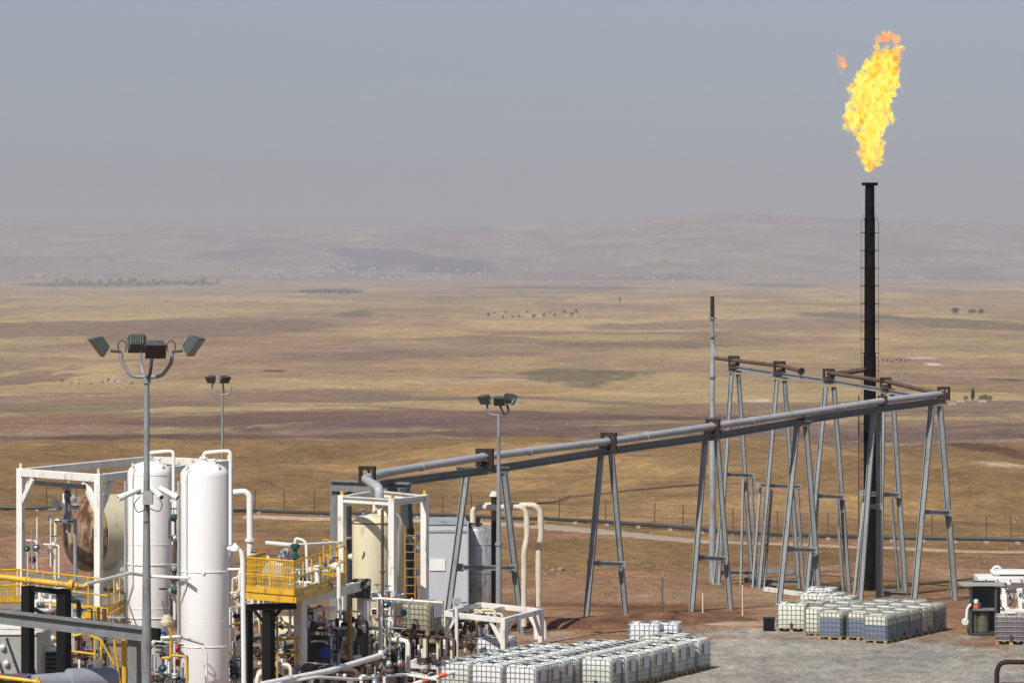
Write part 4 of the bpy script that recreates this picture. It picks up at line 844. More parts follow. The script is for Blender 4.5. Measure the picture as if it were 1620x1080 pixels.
# yellow ladder below platform
def ladder(label, x0, x1, y0, y1, D, mname='yellow', cage=False, rungs=None, gap=.3):
    t = thing('ladder', label, 'ladder', P((x0+x1)/2, y1, D)); a0, a1 = P(x0, y0, D), P(x0, y1, D); b0, b1 = P(x1, y0, D), P(x1, y1, D)
    for s, e in ((a0, a1), (b0, b1)): MB().bar(s, e, .045, .04).build('stile', M[mname], t, smooth=False)
    n_ = int((a0.z-a1.z)/gap)
    for k in range(n_): z = a1.z+(k+.5)*gap; MB().tube([(a0.x, D, z), (b0.x, D, z)], .018, 6).build('rung', M[mname], t)
    return t
ladder('yellow ladder hanging below the yellow valve platform', 431, 439, 975, 1075, 118.6, gap=.35)
rl2 = thing('guard_rail', 'yellow guard rail beside the ladder under the yellow valve platform', 'handrail', P(450, 1075, 118.8))
for a, b_ in (((438,1012),(474,1008)),((438,1036),(474,1030)),((470,1008),(470,1070)),((414,980),(416,1070))): MB().tube([P(*a,118.8), P(*b_,118.8)], .04, 8).build('rail', M['yellow'], rl2)
# cream vessel seen under the platform
t = thing('cream_drum', 'cream rounded vessel seen low between the yellow ladder and white post', 'vessel', P(452, 1080, 127)); A = P(434, 1000, 127)
MB().lathe(A, (UX+VX*.4), [(-.2,.05),(-.12,.35),(0,.55),(1.2,.55),(1.32,.35),(1.4,.05)], 24).build('shell', M['cream'], t)
for k in (.2, 1.0): c0 = A+(UX+VX*.4).normalized()*k; MB().box((c0.x, c0.y, (c0.z-.4)/2), (.2,.6,c0.z-.4)).build('saddle', M['frame'], t, smooth=False)
# long white diagonal pipe at the bottom
wp = thing('white_floor_pipe', 'long white pipe rising to the right along the bottom edge below the yellow platform', 'pipe', P(430, 1085, 113))
MB().tube([P(415,1082,112.6), P(520,1061,116), P(603,1036,120), P(603,1028,120)], .095, 12, bend=.15).build('pipe', M['white'], wp)
MB().lathe(P(603,1040,120), (0,0,1), [(0,.1),(0,.16),(.05,.16),(.05,.1)], 12).build('flange', M['frame'], wp)
w2 = thing('white_floor_pipe', 'thin white pipe under the long white diagonal pipe along the bottom edge', 'pipe', P(480, 1088, 112))
MB().tube([P(400,1088,112), P(500,1070,114), P(560,1074,116), P(640,1066,122), P(690,1074,122)], .05, 8, bend=.2).build('pipe', M['white'], w2)
# standing pipes right of the cream vessel
def stand(label, name, pts, D, r, mname, base_y=1075, bend=.15):
    t = thing(name, label, 'pipe', P(pts[-1][0], base_y, D)); o = MB().tube([P(x, y, D) for x, y in pts], r, 10, bend=bend).build('pipe', M[mname], t)
    q0, q1 = P(*pts[-2], D), P(*pts[-1], D); d = (q1-q0).normalized(); MB().lathe(q0.lerp(q1, .5), d, [(0,r),(0,r+.05),(.05,r+.05),(.05,r)], 12).build('flange', M[mname], t); return t
stand('white pipe standing left of the front post of the cream vessel frame', 'standpipe', [(588,940),(602,942),(602,1040)], 126, .075, 'white')
stand('thin rust brown pipe rising in front of the cream vessels', 'standpipe', [(605,805),(605,1000)], 127.5, .05, 'rustpipe')
stand('orange stained upright pipe left of the cream vessels', 'standpipe', [(553,960),(553,1050)], 123, .06, 'ochre')
stand('thin white pipe running level in front of the cream vessels', 'level_pipe', [(575,948),(600,946),(700,953)], 125.5, .045, 'frame')

# ------------------------------------------------------------------ cream vessels and their white frame
cv, cx, zt = vessel('cream_vessel', 'nearer cream vertical vessel with a small dark mark, inside the white frame', 'vessel', 589, 135, 812, .71, 'cream', 1.2, .38, group='cream vertical vessels')
MB().ring((cx, 135, P(0, 826, 135).z), (0,0,1), .715, .02, 40, 6).build('shadow_band', M['rustpipe'], cv)  # brown ring imitates the shadow band below the dome by its colour
MB().lathe((cx, 135, 0), (0,0,1), [(0,.66),(1.25,.66)], 32).build('skirt', M['rustycream'], cv)
MB().box(P(576, 876, 134.34), (.06, .03, .16), 0).box(P(574, 881, 134.36), (.05, .03, .12)).build('nameplate', M['dark'], cv, smooth=False)
MB().lathe((cx-.3, 134.8, zt-.06), (0,0,1), [(0,.06),(.2,.06),(.2,.12),(.26,.12)], 10).build('nozzle', M['galv'], cv)
cw, cx2, zt_ = vessel('cream_vessel', 'further cream vertical vessel showing its conical top behind the front post', 'vessel', 609, 139.5, 803, .70, 'cream', 1.2, .75, group='cream vertical vessels')
MB().lathe((cx2, 139.5, 0), (0,0,1), [(0,.64),(1.25,.64)], 32).build('skirt', M['rustycream'], cw)
MB().lathe((cx2, 139.5, zt_-.05), (0,0,1), [(0,.1),(.2,.1),(.2,.16),(.26,.16)], 10).build('nozzle', M['cream'], cw)
a, b_, c_, d_ = P(541,789,134.5), P(621,794,131.5), P(672,788,137.5), P(596,780,141)
vf = thing('vessel_frame', 'white steel frame with four posts around the cream vessels', 'steel frame', (b_.x, b_.y, 0))
for p, q in ((a, b_), (b_, c_), (c_, d_), (d_, a)): dd = (q-p).normalized(); MB().ibeam(p+dd*.16, q-dd*.12, .18, .22).build('top_beam', M['frame'], vf, smooth=False)
for p in (a, b_, c_, d_):
    MB().bar((p.x, p.y, p.z+.14), (p.x, p.y, 0), .23, .23).build('post', M['frame'], vf, smooth=False, bevel=.01)
    MB().tube([p+Vector((0,0,.14)), p+Vector((0,0,.28))], .06, 8).build('lifting_lug', M['yellow'], vf)
ladder('yellow ladder beside the right post of the white frame around the cream vessels', 641, 657, 832, 945, 139, 'ochre')
t = thing('control_column', 'dark pipe column with valves behind the yellow ladder near the cream vessels', 'pipe column', P(652, 1000, 141))
MB().tube([P(651,835,141), P(651,990,141)], .16, 12).build('column', M['dark'], t)
for y in (850, 868, 905): MB().lathe(P(655,y,140.8), (.8,-.6,0), [(0,.08),(.1,.12),(.2,.12),(.25,.05)], 10).build('valve', M['silver'], t)
t = thing('control_column', 'dark pipe column with a level gauge left of the cream vessels', 'pipe column', P(549, 1000, 137))
MB().tube([P(549,800,138), P(550,990,138)], .17, 12).build('column', M['dark'], t)
MB().lathe(P(553,880,137.4), (.8,-.6,0), [(0,.1),(.15,.13),(.25,.13),(.28,.05)], 10).build('valve', M['cream'], t)
MB().lathe(P(549,852,137.6), (0,0,1), [(0,.15),(0,.21),(.07,.21),(.07,.15)], 12).build('flange', M['galv'], t)

# ------------------------------------------------------------------ grey-blue cabin and aluminium clad tank
t, cx, cy, zt = blockbox('equipment_cabin', 'flat-sided blue-grey cabin with a pale roof edge behind the cream vessels', 'cabin', 668, 740, 829, 150, 3.5, 'bluegrey', trim='silver')
MB().box((cx, 149.98, zt-.25), (m_(70, 150), .05, .10)).build('roof_edge', M['silver'], t, smooth=False)
MB().box(P(692, 893, 149.97), (.62, .03, .45)).build('notice_panel', M['white'], t, smooth=False)
for k in (): MB().bar((cx-m_(36,150)+k*m_(14.4,150), 149.985, .1), (cx-m_(36,150)+k*m_(14.4,150), 149.985, zt-.35), .03, .03).build('panel_seam', M['bluegrey'], t, smooth=False)
ct, cx, zt = vessel('clad_tank', 'round aluminium clad tank with brown stains behind the first wide trestle', 'tank', 757, 151.5, 831, .66, 'silver', 0, .14)
for y in (860, 905, 950): MB().ring((cx, 151.5, P(0,y,151.5).z), (0,0,1), .665, .014, 32, 5).build('band', M['galv'], ct)
for x in (742, 756): MB().lathe((P(x,0,151.3).x, 151.3, zt-.1), (0,0,1), [(0,.08),(.15,.08),(.15,.17),(.22,.17),(.22,.08),(.35,.08),(.35,.14),(.45,.14)], 12).build('nozzle', M['rust'], ct)
s2, cx, zt = vessel('clad_tank', 'narrow pale clad column at the right side of the aluminium clad tank', 'tank', 729, 152.5, 829, .42, 'silver', 0, .1)
MB().ring((cx, 152.5, P(0,880,152.5).z), (0,0,1), .425, .014, 24, 5).build('band', M['galv'], s2)
s2['label'] = 'narrow pale clad column squeezed between the blue-grey cabin and the aluminium clad tank'
gn = thing('gooseneck_line', 'pair of white gooseneck pipes arching over to the right beside the floodlight mast', 'pipe', P(840, 990, 148))
MB().tube([P(748,826,149), P(748,802,149), P(826,802,148.6), P(833,812,148.6), P(834,850,148.5), P(829,870,148.4), P(829,990,148.4)], .115, 12, bend=.35).build('pipe', M['tanpipe'], gn)
MB().tube([P(768,799,150.5), P(846,799,150), P(855,808,150), P(856,850,150), P(852,870,150), P(851,990,150)], .12, 12, bend=.35).build('pipe', M['tanpipe'], gn)
rs = thing('rusty_standpipe', 'dark rusty standpipe with a cap just left of the slim floodlight mast', 'pipe', P(781, 990, 150))
MB().tube([P(782,785,150), P(783,985,150)], .13, 10).build('pipe', M['rust'], rs); MB().lathe(P(782,780,150), (0,0,1), [(-.12,.2),(-.02,.2),(-.02,.13),(.08,.13)], 12).build('cap', M['frame'], rs)
tp = thing('tan_standpipes', 'pair of short white elbow pipes behind the big block of caged tanks', 'pipe', P(850, 1005, 141))
MB().tube([P(838,968,141), P(849,976,141), P(850,1010,141)], .13, 10, bend=.3).build('pipe', M['frame'], tp); MB().tube([P(848,973,142.5), P(860,983,142.5), P(861,1010,142.5)], .11, 10, bend=.3).build('pipe', M['frame'], tp)
# white open skid frame
zf = P(0, 968, 137).z
K = [PG(703,970,zf), PG(797,981,zf), PG(856,966,zf), PG(760,956,zf)]
sf = thing('skid_frame', 'white open rectangular skid frame with corner braces beside the caged tanks', 'steel frame', (K[1].x, K[1].y, 0))
for i in range(4):
    p, q = K[i], K[(i+1) % 4]; dd = (q-p).normalized(); MB().bar(p+dd*.1, q-dd*.1, .16, .18).build('top_beam', M['frame'], sf, smooth=False, bevel=.01)
    MB().bar(p+Vector((0,0,.08)), (p.x, p.y, 0), .17).build('post', M['frame'], sf, smooth=False, bevel=.01)
    for r0, r1 in ((p, q), (q, p)):
        d = (r1-r0).normalized(); MB().bar(r0+d*.75-Vector((0,0,.08)), r0-Vector((0,0,.8))+d*.1, .10, .10).build('corner_brace', M['frame'], sf, smooth=False)
MB().bar(K[0].lerp(K[1], .4), K[3].lerp(K[2], .4), .12).build('cross_beam', M['frame'], sf, smooth=False)
t = thing('junction_box', 'small dark box on a short pole at the left end of the white skid frame', 'junction box', P(719, 1050, 134))
MB().box(P(722,950,134), (.3,.2,.2)).build('box', M['greybox'], t, smooth=False); MB().tube([P(722,954,134), P(723,1060,134)], .06, 8).build('pole', M['frame'], t)
skp = thing('platform_grid', 'rusty low steel platform frame under the yellowed caged tank', 'platform', P(670, 1060, 130))
for a, b_ in (((640,1052),(718,1056)),((640,1062),(700,1075)),((718,1056),(720,1040)),((640,1052),(660,1044)),((660,1044),(720,1040))): MB().bar(P(*a,130), P(*b_,130.3), .12, .14).build('beam', M['frame'] if a[1] > 1050 else M['rustpipe'], skp, smooth=False)
for x in (645, 673, 694, 716): MB().bar(P(x,1010,130.2), P(x,1062,130.2), .12).build('post', M['cream'], skp, smooth=False)
bx = thing('striped_barrier', 'red and white striped barrier pole at the bottom edge left of the caged tanks', 'barrier', P(690, 1085, 125))
A_, B_ = P(640,1086,124.5), P(718,1062,126)
for k in range(6): MB().tube([A_.lerp(B_, k/6), A_.lerp(B_, (k+.999)/6)], .075, 10).build('stripe', M['white' if k % 2 else 'orange'], bx)
MB().bar(B_, (B_.x, B_.y, .0), .06).build('stand', M['white'], bx, smooth=False)
# ------------------------------------------------------------------ caged liquid tanks
def ibc_meshes():
    W, Dp, H0, H1 = 1.18, 0.98, 0.16, 1.10
    bt = MB()                                            # blow-moulded bottle with rounded edges
    nx = 6; prof = [(0,.90),(.03,.97),(.08,1),(.80,1),(.90,.99),(.96,.93),(1.0,.80)]
    for zt_, s in prof:
        ring = []
        for k in range(32):
            a = 2*math.pi*k/32; cx_, sy_ = math.cos(a), math.sin(a); e = .22
            ring.append(((abs(cx_)**e)*math.copysign(1, cx_)*(W/2-.03)*s, (abs(sy_)**e)*math.copysign(1, sy_)*(Dp/2-.03)*s, H0+(H1-H0)*zt_))
        bt.v += [Vector(p) for p in ring]
    for i in range(len(prof)-1):
        for j in range(32): j2 = (j+1) % 32; bt.f.append((i*32+j, i*32+j2, (i+1)*32+j2, (i+1)*32+j))
    k = (len(prof)-1)*32; bt.f.append(tuple(range(k, k+32))); bt.f.append(tuple(range(31, -1, -1)))
    for s in (-1, 1): bt.box((s*.30, 0, H1+.005), (.12, .7, .03))
    cg = MB(); hw, hd = W/2, Dp/2
    for i, z in enumerate((H0+.02, H0+.19, H0+.37, H0+.55, H0+.73, H0+.92)):
        r = .014 if i in (0, 5) else .0095
        cg.tube([(-hw,-hd,z),(hw,-hd,z),(hw,hd,z),(-hw,hd,z),(-hw,-hd,z)], r, 5, bend=.06)
    for i in range(7):
        x = -hw+.07+i*(W-.14)/6
        for s in (-1, 1): cg.tube([(x, s*hd, H0), (x, s*hd, H0+.93)], .0095, 5)
    for i in range(6):
        y = -hd+.07+i*(Dp-.14)/5
        for s in (-1, 1): cg.tube([(s*hw, y, H0), (s*hw, y, H0+.93)], .011, 5)
    for x in (-.2, .2): cg.tube([(x,-hd,H1-.02),(x,-hd+.02,H1+.03),(x,hd-.02,H1+.03),(x,hd,H1-.02)], .015, 5)
    for y in (-.3, .3): cg.tube([(-hw,y,H1-.03),(-hw+.03,y,H1+.02),(hw-.03,y,H1+.02),(hw,y,H1-.03)], .012, 5)
    pl = MB()
    for y in (-.42, 0, .42): pl.box((0, y, .015), (W, .11, .025)); 
    for y in (-.42, 0, .42):
        for x in (-.52, 0, .52): pl.box((x, y, .075), (.14, .11, .09))
    for x in (-.52, -.26, 0, .26, .52): pl.box((x, 0, .135), (.12, Dp, .025))
    cap = MB().lathe((0,0,H1-.01), (0,0,1), [(0,.15),(0,.14),(.05,.14),(.05,.11),(.055,.02)], 16)
    plate = MB().box((hw+.016, .05, H0+.62), (.008, .40, .42))
    valve = MB().lathe((0, -hd-.02, H0+.10), (0,-1,0), [(-.06,.06),(.02,.06),(.02,.04),(.07,.04)], 10).box((0,-hd-.03,H0+.19), (.12,.03,.03))
    return dict(bottle=(bt, None), cage=(cg, 'cage'), pallet=(pl, 'wood'), cap=(cap, 'cap'), label_plate=(plate, 'plate'), valve=(valve, 'dark'))
_im = ibc_meshes(); _ibm = {}
def ibc_proto(key, material):
    t = thing('caged_tank', 'x', 'liquid tank', (0, 0, 0))
    for nme, (mb, mn) in _im.items():
        o = mb.build(nme, material if mn is None else M[mn], t, smooth=nme not in ('pallet', 'label_plate'), angle=35)
    return t
_protos = {}
MATK = dict(c=IB_CLEAR, w=IB_WHITE, b=IB_BLUE, y=IB_CREAM, o=IB_OLD, m=IB_MAUVE)
def ibc(p, rz, key, label, group, jit=0.0):
    if key not in _protos: _protos[key] = o = ibc_proto(key, MATK[key])
    else: o = copy_tree(_protos[key])
    o.location = (p.x+random.uniform(-jit, jit), p.y+random.uniform(-jit, jit), p.z); o.rotation_euler.z = rz+random.uniform(-.5, .5)*jit
    o['label'] = label; o['group'] = group; return o
ordn = ['first','second','third','fourth','fifth','sixth','seventh','eighth','ninth','tenth']
G5 = 'caged tanks in the large block on the gravel'
A0 = PG(757+25, 1045, 1.16); A0.z = 0
rz_ = -R(26); u_ = Vector((math.cos(rz_), math.sin(rz_), 0)); w_ = Vector((-math.sin(rz_), math.cos(rz_), 0))
colnames = ['leftmost column', 'second column from the left', 'third column from the left', 'middle column', 'fifth column from the left', 'rightmost column']
lay = [  # (column, shift along u, shift along w, first row, last row)
 (0, -1.22, .10, 0, 5), (1, 0.0, -.05, 0, 7), (2, 1.24, -.12, 0, 8), (3, 2.48, 1.95, 0, 7), (4, 3.72, 1.70, 0, 7)]
B0 = PG(955, 1036, 1.16); B0.z = 0
origin = {0: A0-u_*1.23+w_*.12, 1: A0.copy(), 2: A0+u_*1.25-w_*.10, 3: B0-u_*1.26+w_*.25, 4: B0.copy()}
cnt = {0: 7, 1: 9, 2: 9, 3: 9, 4: 8}
names5 = {0: 'leftmost column', 1: 'second column from the left', 2: 'middle column', 3: 'fourth column from the left', 4: 'rightmost column'}
for ci in range(5):
    for j in range(cnt[ci]):
        p = origin[ci]+w_*(1.035*j)
        key = 'c' if random.random() < .5 else ('w' if random.random() < .55 else 'y')
        if ci in (3,) and j == 6: continue
        ibc(p, rz_, key, f"{'yellowish' if key == 'y' else 'translucent' if key == 'c' else 'white'} caged tank, {ordn[j]} from front, {names5[ci]} of the large block", G5, .07)
G6 = 'single caged tanks behind the large block'
p = PG(785, 1004, 1.16); p.z = 0; ibc(p, rz_, 'w', 'bluish white caged tank standing apart behind the left end of the large block', G6)
for px, py, la in ((1022,982,'white caged tank standing taller behind the large block, below the third trestle'),(1052,981,'white caged tank at the right end of the pair standing taller behind the large block')):
    p = PG(px, py, 1.16+.12); p.z = .12; ibc(p, -R(10), 'w', la, G6)
t = thing('loading_platform', 'low timber platform under the pair of taller caged tanks', 'platform', PG(1040, 1034, 0)); c0 = PG(1036, 1036, 0)
for k in range(6): MB().box((c0.x+.0, c0.y-.2+k*.22, .085), (2.6, .18, .05), -R(10)).build('board', M['wood'], t, smooth=False)
for s in (-1, 0, 1): MB().box((c0.x+s*1.1, c0.y+.35, .03), (.12, 1.3, .06), -R(10)).build('bearer', M['wood'], t, smooth=False)
# right-hand cluster with blue-grey liquid
G7 = 'caged tanks of the blue-grey cluster'
C0 = PG(1379, 1018, 0); rz2 = -R(28); u2 = Vector((math.cos(rz2), math.sin(rz2), 0)); w2_ = Vector((-math.sin(rz2), math.cos(rz2), 0))
C0 = C0+w2_*.6+u2*.1
ROT = R(90)
n7 = {0: 'front right row', 1: 'second row', 2: 'third row', 3: 'back left row'}
for i in range(4):
    for j in range(5 if i < 3 else 3):
        p = C0-u2*(1.03*i)+w2_*(1.24*j+(0 if i < 1 else (.8 if i == 1 else .55 if i == 2 else 1.6)))
        p.z = 0 if p.y < 150 else gzf(p.x, p.y)
        ibc(p, rz2+ROT, 'b' if (i+j) % 4 != 3 else 'y', f"{'blue-grey' if (i+j) % 4 != 3 else 'yellowish'} caged tank, {ordn[j]} from front, {n7[i]} of the right cluster", G7, .03)
G8 = 'caged tanks left of the blue-grey cluster'
p = PG(1256, 1000, 0)+Vector((0,.5,0)); ibc(p, -R(12), 'y', 'white caged tank with a clear grid, standing next to the black box', G8)
for px, py, key, la in ((1285,990,'m','dark mauve-grey caged tank right behind the white one by the black box'),(1290,976,'y','pale caged tank third back from the black box'),(1312,976,'y','pale caged tank behind the left corner of the right cluster'),(1330,982,'b','blue-grey caged tank half hidden at the left back of the right cluster'),(1300,964,'c','furthest pale caged tank under the fourth trestle')):
    p = PG(px, py+4, 0); p.z = 0 if p.y < 152 else gzf(p.x, p.y); ibc(p, -R(20), key, la, G8)
t = thing('black_box', 'small black box on the ground left of the white caged tank', 'box', PG(1217, 999, 0)); c0 = PG(1217, 999, 0)
MB().box((c0.x, c0.y+.2, .26), (.42, .4, .50)).build('body', M['black'], t, smooth=False, bevel=.03); MB().box((c0.x, c0.y+.2, .53), (.46, .44, .05)).build('lid', M['cap'], t, smooth=False)
# raised old caged tank on rusty stand
p = P(668, 1001, 131.5); p.y = 131.5
ibc(p, -R(33), 'o', 'yellowed old caged tank raised on a rusty stand by the cream vessels', 'raised caged tank')
t = thing('tank_stand', 'rusty steel stand holding up the yellowed caged tank', 'stand', (p.x, p.y, 0))
rot = Matrix.Rotation(-R(33), 3, 'Z')
for sx in (-.5, .5):
    for sy in (-.42, .42): q = rot@Vector((sx, sy, 0)); MB().bar((p.x+q.x, p.y+q.y, 0), (p.x+q.x, p.y+q.y, p.z-.1), .09).build('leg', M['rust'], t, smooth=False)
MB().box((p.x, p.y, p.z-.05), (1.2, 1.0, .08), -R(33)).build('top', M['rust'], t, smooth=False)

# ------------------------------------------------------------------ right edge: shelter, white trailer unit, mauve tank, handrail pipe
G = lambda px, py: PG(px, py, 0)
c0 = G(1560, 1006); D = c0.y
sh = thing('shelter', 'small flat-roofed open shelter with drums inside at the right edge', 'shelter', (c0.x, D, 0))
MB().box((P(1555,0,D).x, D+.6, P(0,925,D).z), (m_(68,D), 1.5, .045)).build('roof', M['greybox'], sh, smooth=False)
for x, dy in ((1536,0),(1576,0),(1540,1.2),(1580,1.2)): q = P(x, 928, D+dy); MB().bar(q, (q.x, q.y, 0), .10).build('post', M['dark'], sh, smooth=False)
MB().box((P(1562,0,D).x, D+1.15, 1.1), (m_(36,D), .08, 1.9)).build('back_panel', M['dark'], sh, smooth=False)
MB().box((P(1557,0,D).x, D+.5, 1.02), (m_(42,D), 1.0, .06)).build('shelf', M['beam'], sh, smooth=False)
MB().box((P(1557,0,D).x, D+.5, .10), (m_(44,D), 1.1, .08)).build('base', M['dark'], sh, smooth=False)
for i, x in enumerate((1541, 1556)):
    t = thing('drum', ('olive drum at the left under the shelter shelf', 'olive drum at the right under the shelter shelf')[i], 'drum', (P(x,0,D).x, D+.4, .14), 'drums in the shelter')
    MB().lathe((P(x,0,D).x, D+.4, .14), (0,0,1), [(0,.22),(.02,.24),(.28,.24),(.29,.25),(.31,.25),(.32,.24),(.56,.24),(.57,.25),(.59,.25),(.6,.24),(.82,.24),(.84,.22)], 24).build('shell', M['oliv'], t)
    MB().lathe((P(x,0,D).x+.1, D+.35, .96), (0,0,1), [(0,.03),(.025,.03)], 8).build('bung', M['dark'], t)
t = thing('small_engine', 'small orange and white engine standing on the shelter shelf', 'engine', P(1543, 965, D+.3)); c1 = P(1543, 958, D+.3)
MB().box(c1, (.42,.3,.26)).build('block', M['dark'], t, smooth=False, bevel=.03); MB().box(c1+Vector((-.02,-.17,0)), (.2,.06,.16)).build('cover', M['orange'], t, smooth=False)
MB().lathe(c1+Vector((0,-.05,.12)), (0,0,1), [(0,.12),(.12,.12),(.15,.05)], 12).build('fuel_tank', M['white'], t)
t = thing('hose_reel', 'white hose and bracket hanging at the left side of the shelter', 'hose', P(1530, 1000, D-.1))
MB().tube([P(1536,955,D-.1), P(1530,962,D-.1), P(1529,978,D-.1), P(1526,985,D-.1)], .05, 8, bend=.1).build('hose', M['frame'], t); MB().ring(P(1527,983,D-.1), (0,1,0), .1, .04, 14, 6).build('coil', M['frame'], t)
c0 = G(1600, 992); D = 153
wt = thing('white_trailer_unit', 'white steel machine with a round lifting eye at the right edge', 'machine', P(1600, 975, D))
MB().box((P(1606,0,D).x, D+.8, P(0,917,D).z), (m_(116,D), 1.6, .26)).build('top_beam', M['white'], wt, bevel=.04)
MB().box((P(1612,0,D).x, D+.7, P(0,906,D).z), (m_(80,D), 1.0, .16)).build('upper_rail', M['white'], wt, bevel=.04)
MB().ring(P(1577,902,D+.3), (0,1,.1), .16, .055, 20, 8).build('lifting_eye', M['white'], wt)
MB().box((P(1612,0,D).x, D+.9, P(0,936,D).z), (m_(70,D), 1.0, .72)).build('body', M['frame'], wt, bevel=.03)
for x in (1590, 1614): MB().bar(P(x,930,D), P(x,975,D), .22, .2).build('leg', M['white'], wt, bevel=.02)
MB().bar(P(1582,966,D-.1), P(1640,972,D-.1), .3, .36).build('skirt', M['white'], wt, bevel=.03)
MB().bar(P(1560,928,D), P(1572,940,D-.2), .1, .16).build('brace', M['white'], wt, smooth=False)
for x, y in ((1596,922),(1611,933),(1618,950)): MB().lathe(P(x,y,D-.25), (0,-1,0), [(0,.08),(.06,.08),(.08,.03)], 12).build('fitting', M['white'], wt)
for k, (x0, y0, x1, y1) in enumerate(((1588,926,1600,948),(1604,930,1596,958),(1562,934,1588,962))): MB().tube([P(x0,y0,D-.3), P((x0+x1)/2+4,(y0+y1)/2+5,D-.5), P(x1,y1,D-.3)], .03, 8, bend=.15).build('hose', M['dark'], wt)
for x in (1560, 1578, 1598, 1616): MB().lathe(P(x,917,D-.03), (0,-1,0), [(0,.035),(.03,.035),(.035,.01)], 8).build('bolt', M['beam'], wt)
MB().box(P(1606,940,D+.38), (.5,.04,.34)).build('access_panel', M['greybox'], wt, smooth=False)
p = PG(1602, 1020, 0)+Vector((0,.4,0)); ibc(p, -R(8), 'm', 'mauve-grey caged tank in front of the shelter at the right edge', 'caged tanks at the right edge')
p = PG(1634, 1018, 0)+Vector((0,.5,0)); ibc(p, -R(8), 'm', 'mauve-grey caged tank cut off by the right edge', 'caged tanks at the right edge')
dp = thing('curved_pipe', 'dark bent pipe standing in the bottom right corner', 'pipe', PG(1578, 1082, 0)); D = PG(1578, 1082, 0).y
MB().tube([(P(1577,0,D).x, D, -.1), P(1577,1060,D), P(1582,1049,D), P(1592,1046,D), P(1700,1048,D)], .085, 14, bend=.2).build('pipe', M['rust'], dp)
MB().lathe((P(1577,0,D).x, D, 0), (0,0,1), [(0,.2),(.03,.2),(.03,.09)], 14).build('base_flange', M['rust'], dp)

# ------------------------------------------------------------------ yard edge, fence, field pipe, rocks, stakes
t = thing('field_pipeline', 'long dark pipeline lying on the ground along the foot of the grassy hill', 'pipeline', hit(1100, 842))
def gpipe(pts, r, lift, name, mt, par, seg=12):
    hp = [hit(*p) for p in pts]; cs = []
    for i in range(len(hp)-1):
        for k in range(seg): q = hp[i].lerp(hp[i+1], k/seg); q.z = gzf(q.x, q.y)+lift; cs.append(q)
    q = hp[-1].copy(); q.z = gzf(q.x, q.y)+lift; cs.append(q)
    zs_ = [q.z for q in cs]; 
    for i, q in enumerate(cs): q.z = max(sum(zs_[max(0,i-3):i+4])/len(zs_[max(0,i-3):i+4]), zs_[i]-.05)
    return MB().tube(cs, r, 8).build(name, M[mt], par)
gpipe([(-700,802),(-60,806),(60,808),(200,810),(400,812),(560,817),(720,820),(860,825),(1000,834),(1110,843),(1240,851),(1400,856),(1700,862),(2350,876)], .13, .22, 'pipe', 'dark', t)
sl_ = MB()
for k in range(34):
    q = hit(-40+k*50, float(np.interp(-40+k*50, [0,400,860,1000,1110,1240,1400,1700], [807,812,825,834,843,851,856,862]))); sl_.box((q.x, q.y, q.z+.06), (.25, .7, .14))
sl_.build('sleeper', M['conc'], t, smooth=False)
t = thing('fence', 'low rusty post and wire fence along the foot of the grassy hill', 'fence', hit(700, 812))
fps = []
for px in list(range(-678, 560, 47))+[612, 660, 700, 746, 802, 885, 958, 1035, 1080, 1160, 1230, 1310, 1392, 1475, 1505, 1560, 1600, 1660]+list(range(1720, 2350, 55)):
    py = float(np.interp(px, [-700,0,400,860,1000,1110,1240,1400,1700,2350], [797,802,806,818,827,836,845,850,856,870])); q = hit(px, py)
    MB().bar(q-Vector((0,0,.2)), q+Vector((random.uniform(-.05,.05),0,1.5)), .055).build('post', M['fence'], t, smooth=False); fps.append(q)
for h in (.5, .95, 1.4): MB().tube([q+Vector((0,0,h)) for q in fps], .007, 4).build('wire', M['fence'], t)
t = thing('hill_cable', 'thin dark cable line crossing the grassy hill behind the slim mast', 'cable', hit(960, 790))
gpipe([(830,800),(900,787),(960,782),(1040,774),(1110,768)], .06, .1, 'cable', 'fence', t); 
for px, y0, y1 in ((1048,913,968),(1112,938,972),(1175,925,975)):
    q = PG(px, y1, -.15); MB().bar((q.x, q.y, -.5), P(px, y0, q.y), .05).build('marker_stake', M['stake'], None, origin=(q.x, q.y, -.15), smooth=False)
    o = bpy.context.scene.objects[-1] if False else COL.objects[-1]
    tag(o, {1048:'thin pale marker stake on the slope between the second and third trestles',1112:'short pale marker stake seen between the legs of the third trestle',1175:'thin pale marker stake right of the third trestle'}[px], 'stake', 'marker stakes')
# earth bank behind the tanks
def mound(label, px, py, D, w_, d_, h_, col, seed):
    X = P(px, py, D).x; mb = MB(); nn = 40; k0 = 0
    for j in range(nn+1):
        for i in range(nn+1):
            a, b_ = i/nn*2-1, j/nn*2-1; r2 = a*a+b_*b_; x, y = X+a*w_/2, D+b_*d_/2
            h = h_*max(0, 1-r2)**.8*(.6+.8*float(fbm(x*.8, y*.8, seed, 4)))
            mb.v.append(Vector((x, y, gzf(x, y)-.05+h)))
    for j in range(nn):
        for i in range(nn): a = j*(nn+1)+i; mb.f.append((a, a+1, a+nn+2, a+nn+1))
    o = mb.build('earth_bank', col, None, origin=(X, D, gzf(X, D)), angle=80); return tag(o, kind='structure')
SO = mat('bare_earth', (.16,.075,.04), .95, var=.45, scale=.9, dirt=(.30,.19,.12), dirt_amt=.3, streak=False, bump=.6)
SO2 = mat('pale_earth', (.36,.26,.18), .95, var=.2, scale=.9, streak=False, bump=.5)
mound('b', 905, 985, 152.5, 10, 3.0, .38, SO, 1); mound('b', 1020, 980, 154, 8, 2.6, .42, SO, 2); mound('b', 1180, 985, 153, 4, 2, .14, SO2, 3)
mound('b', 1090, 985, 155, 6, 2, .32, SO, 4)
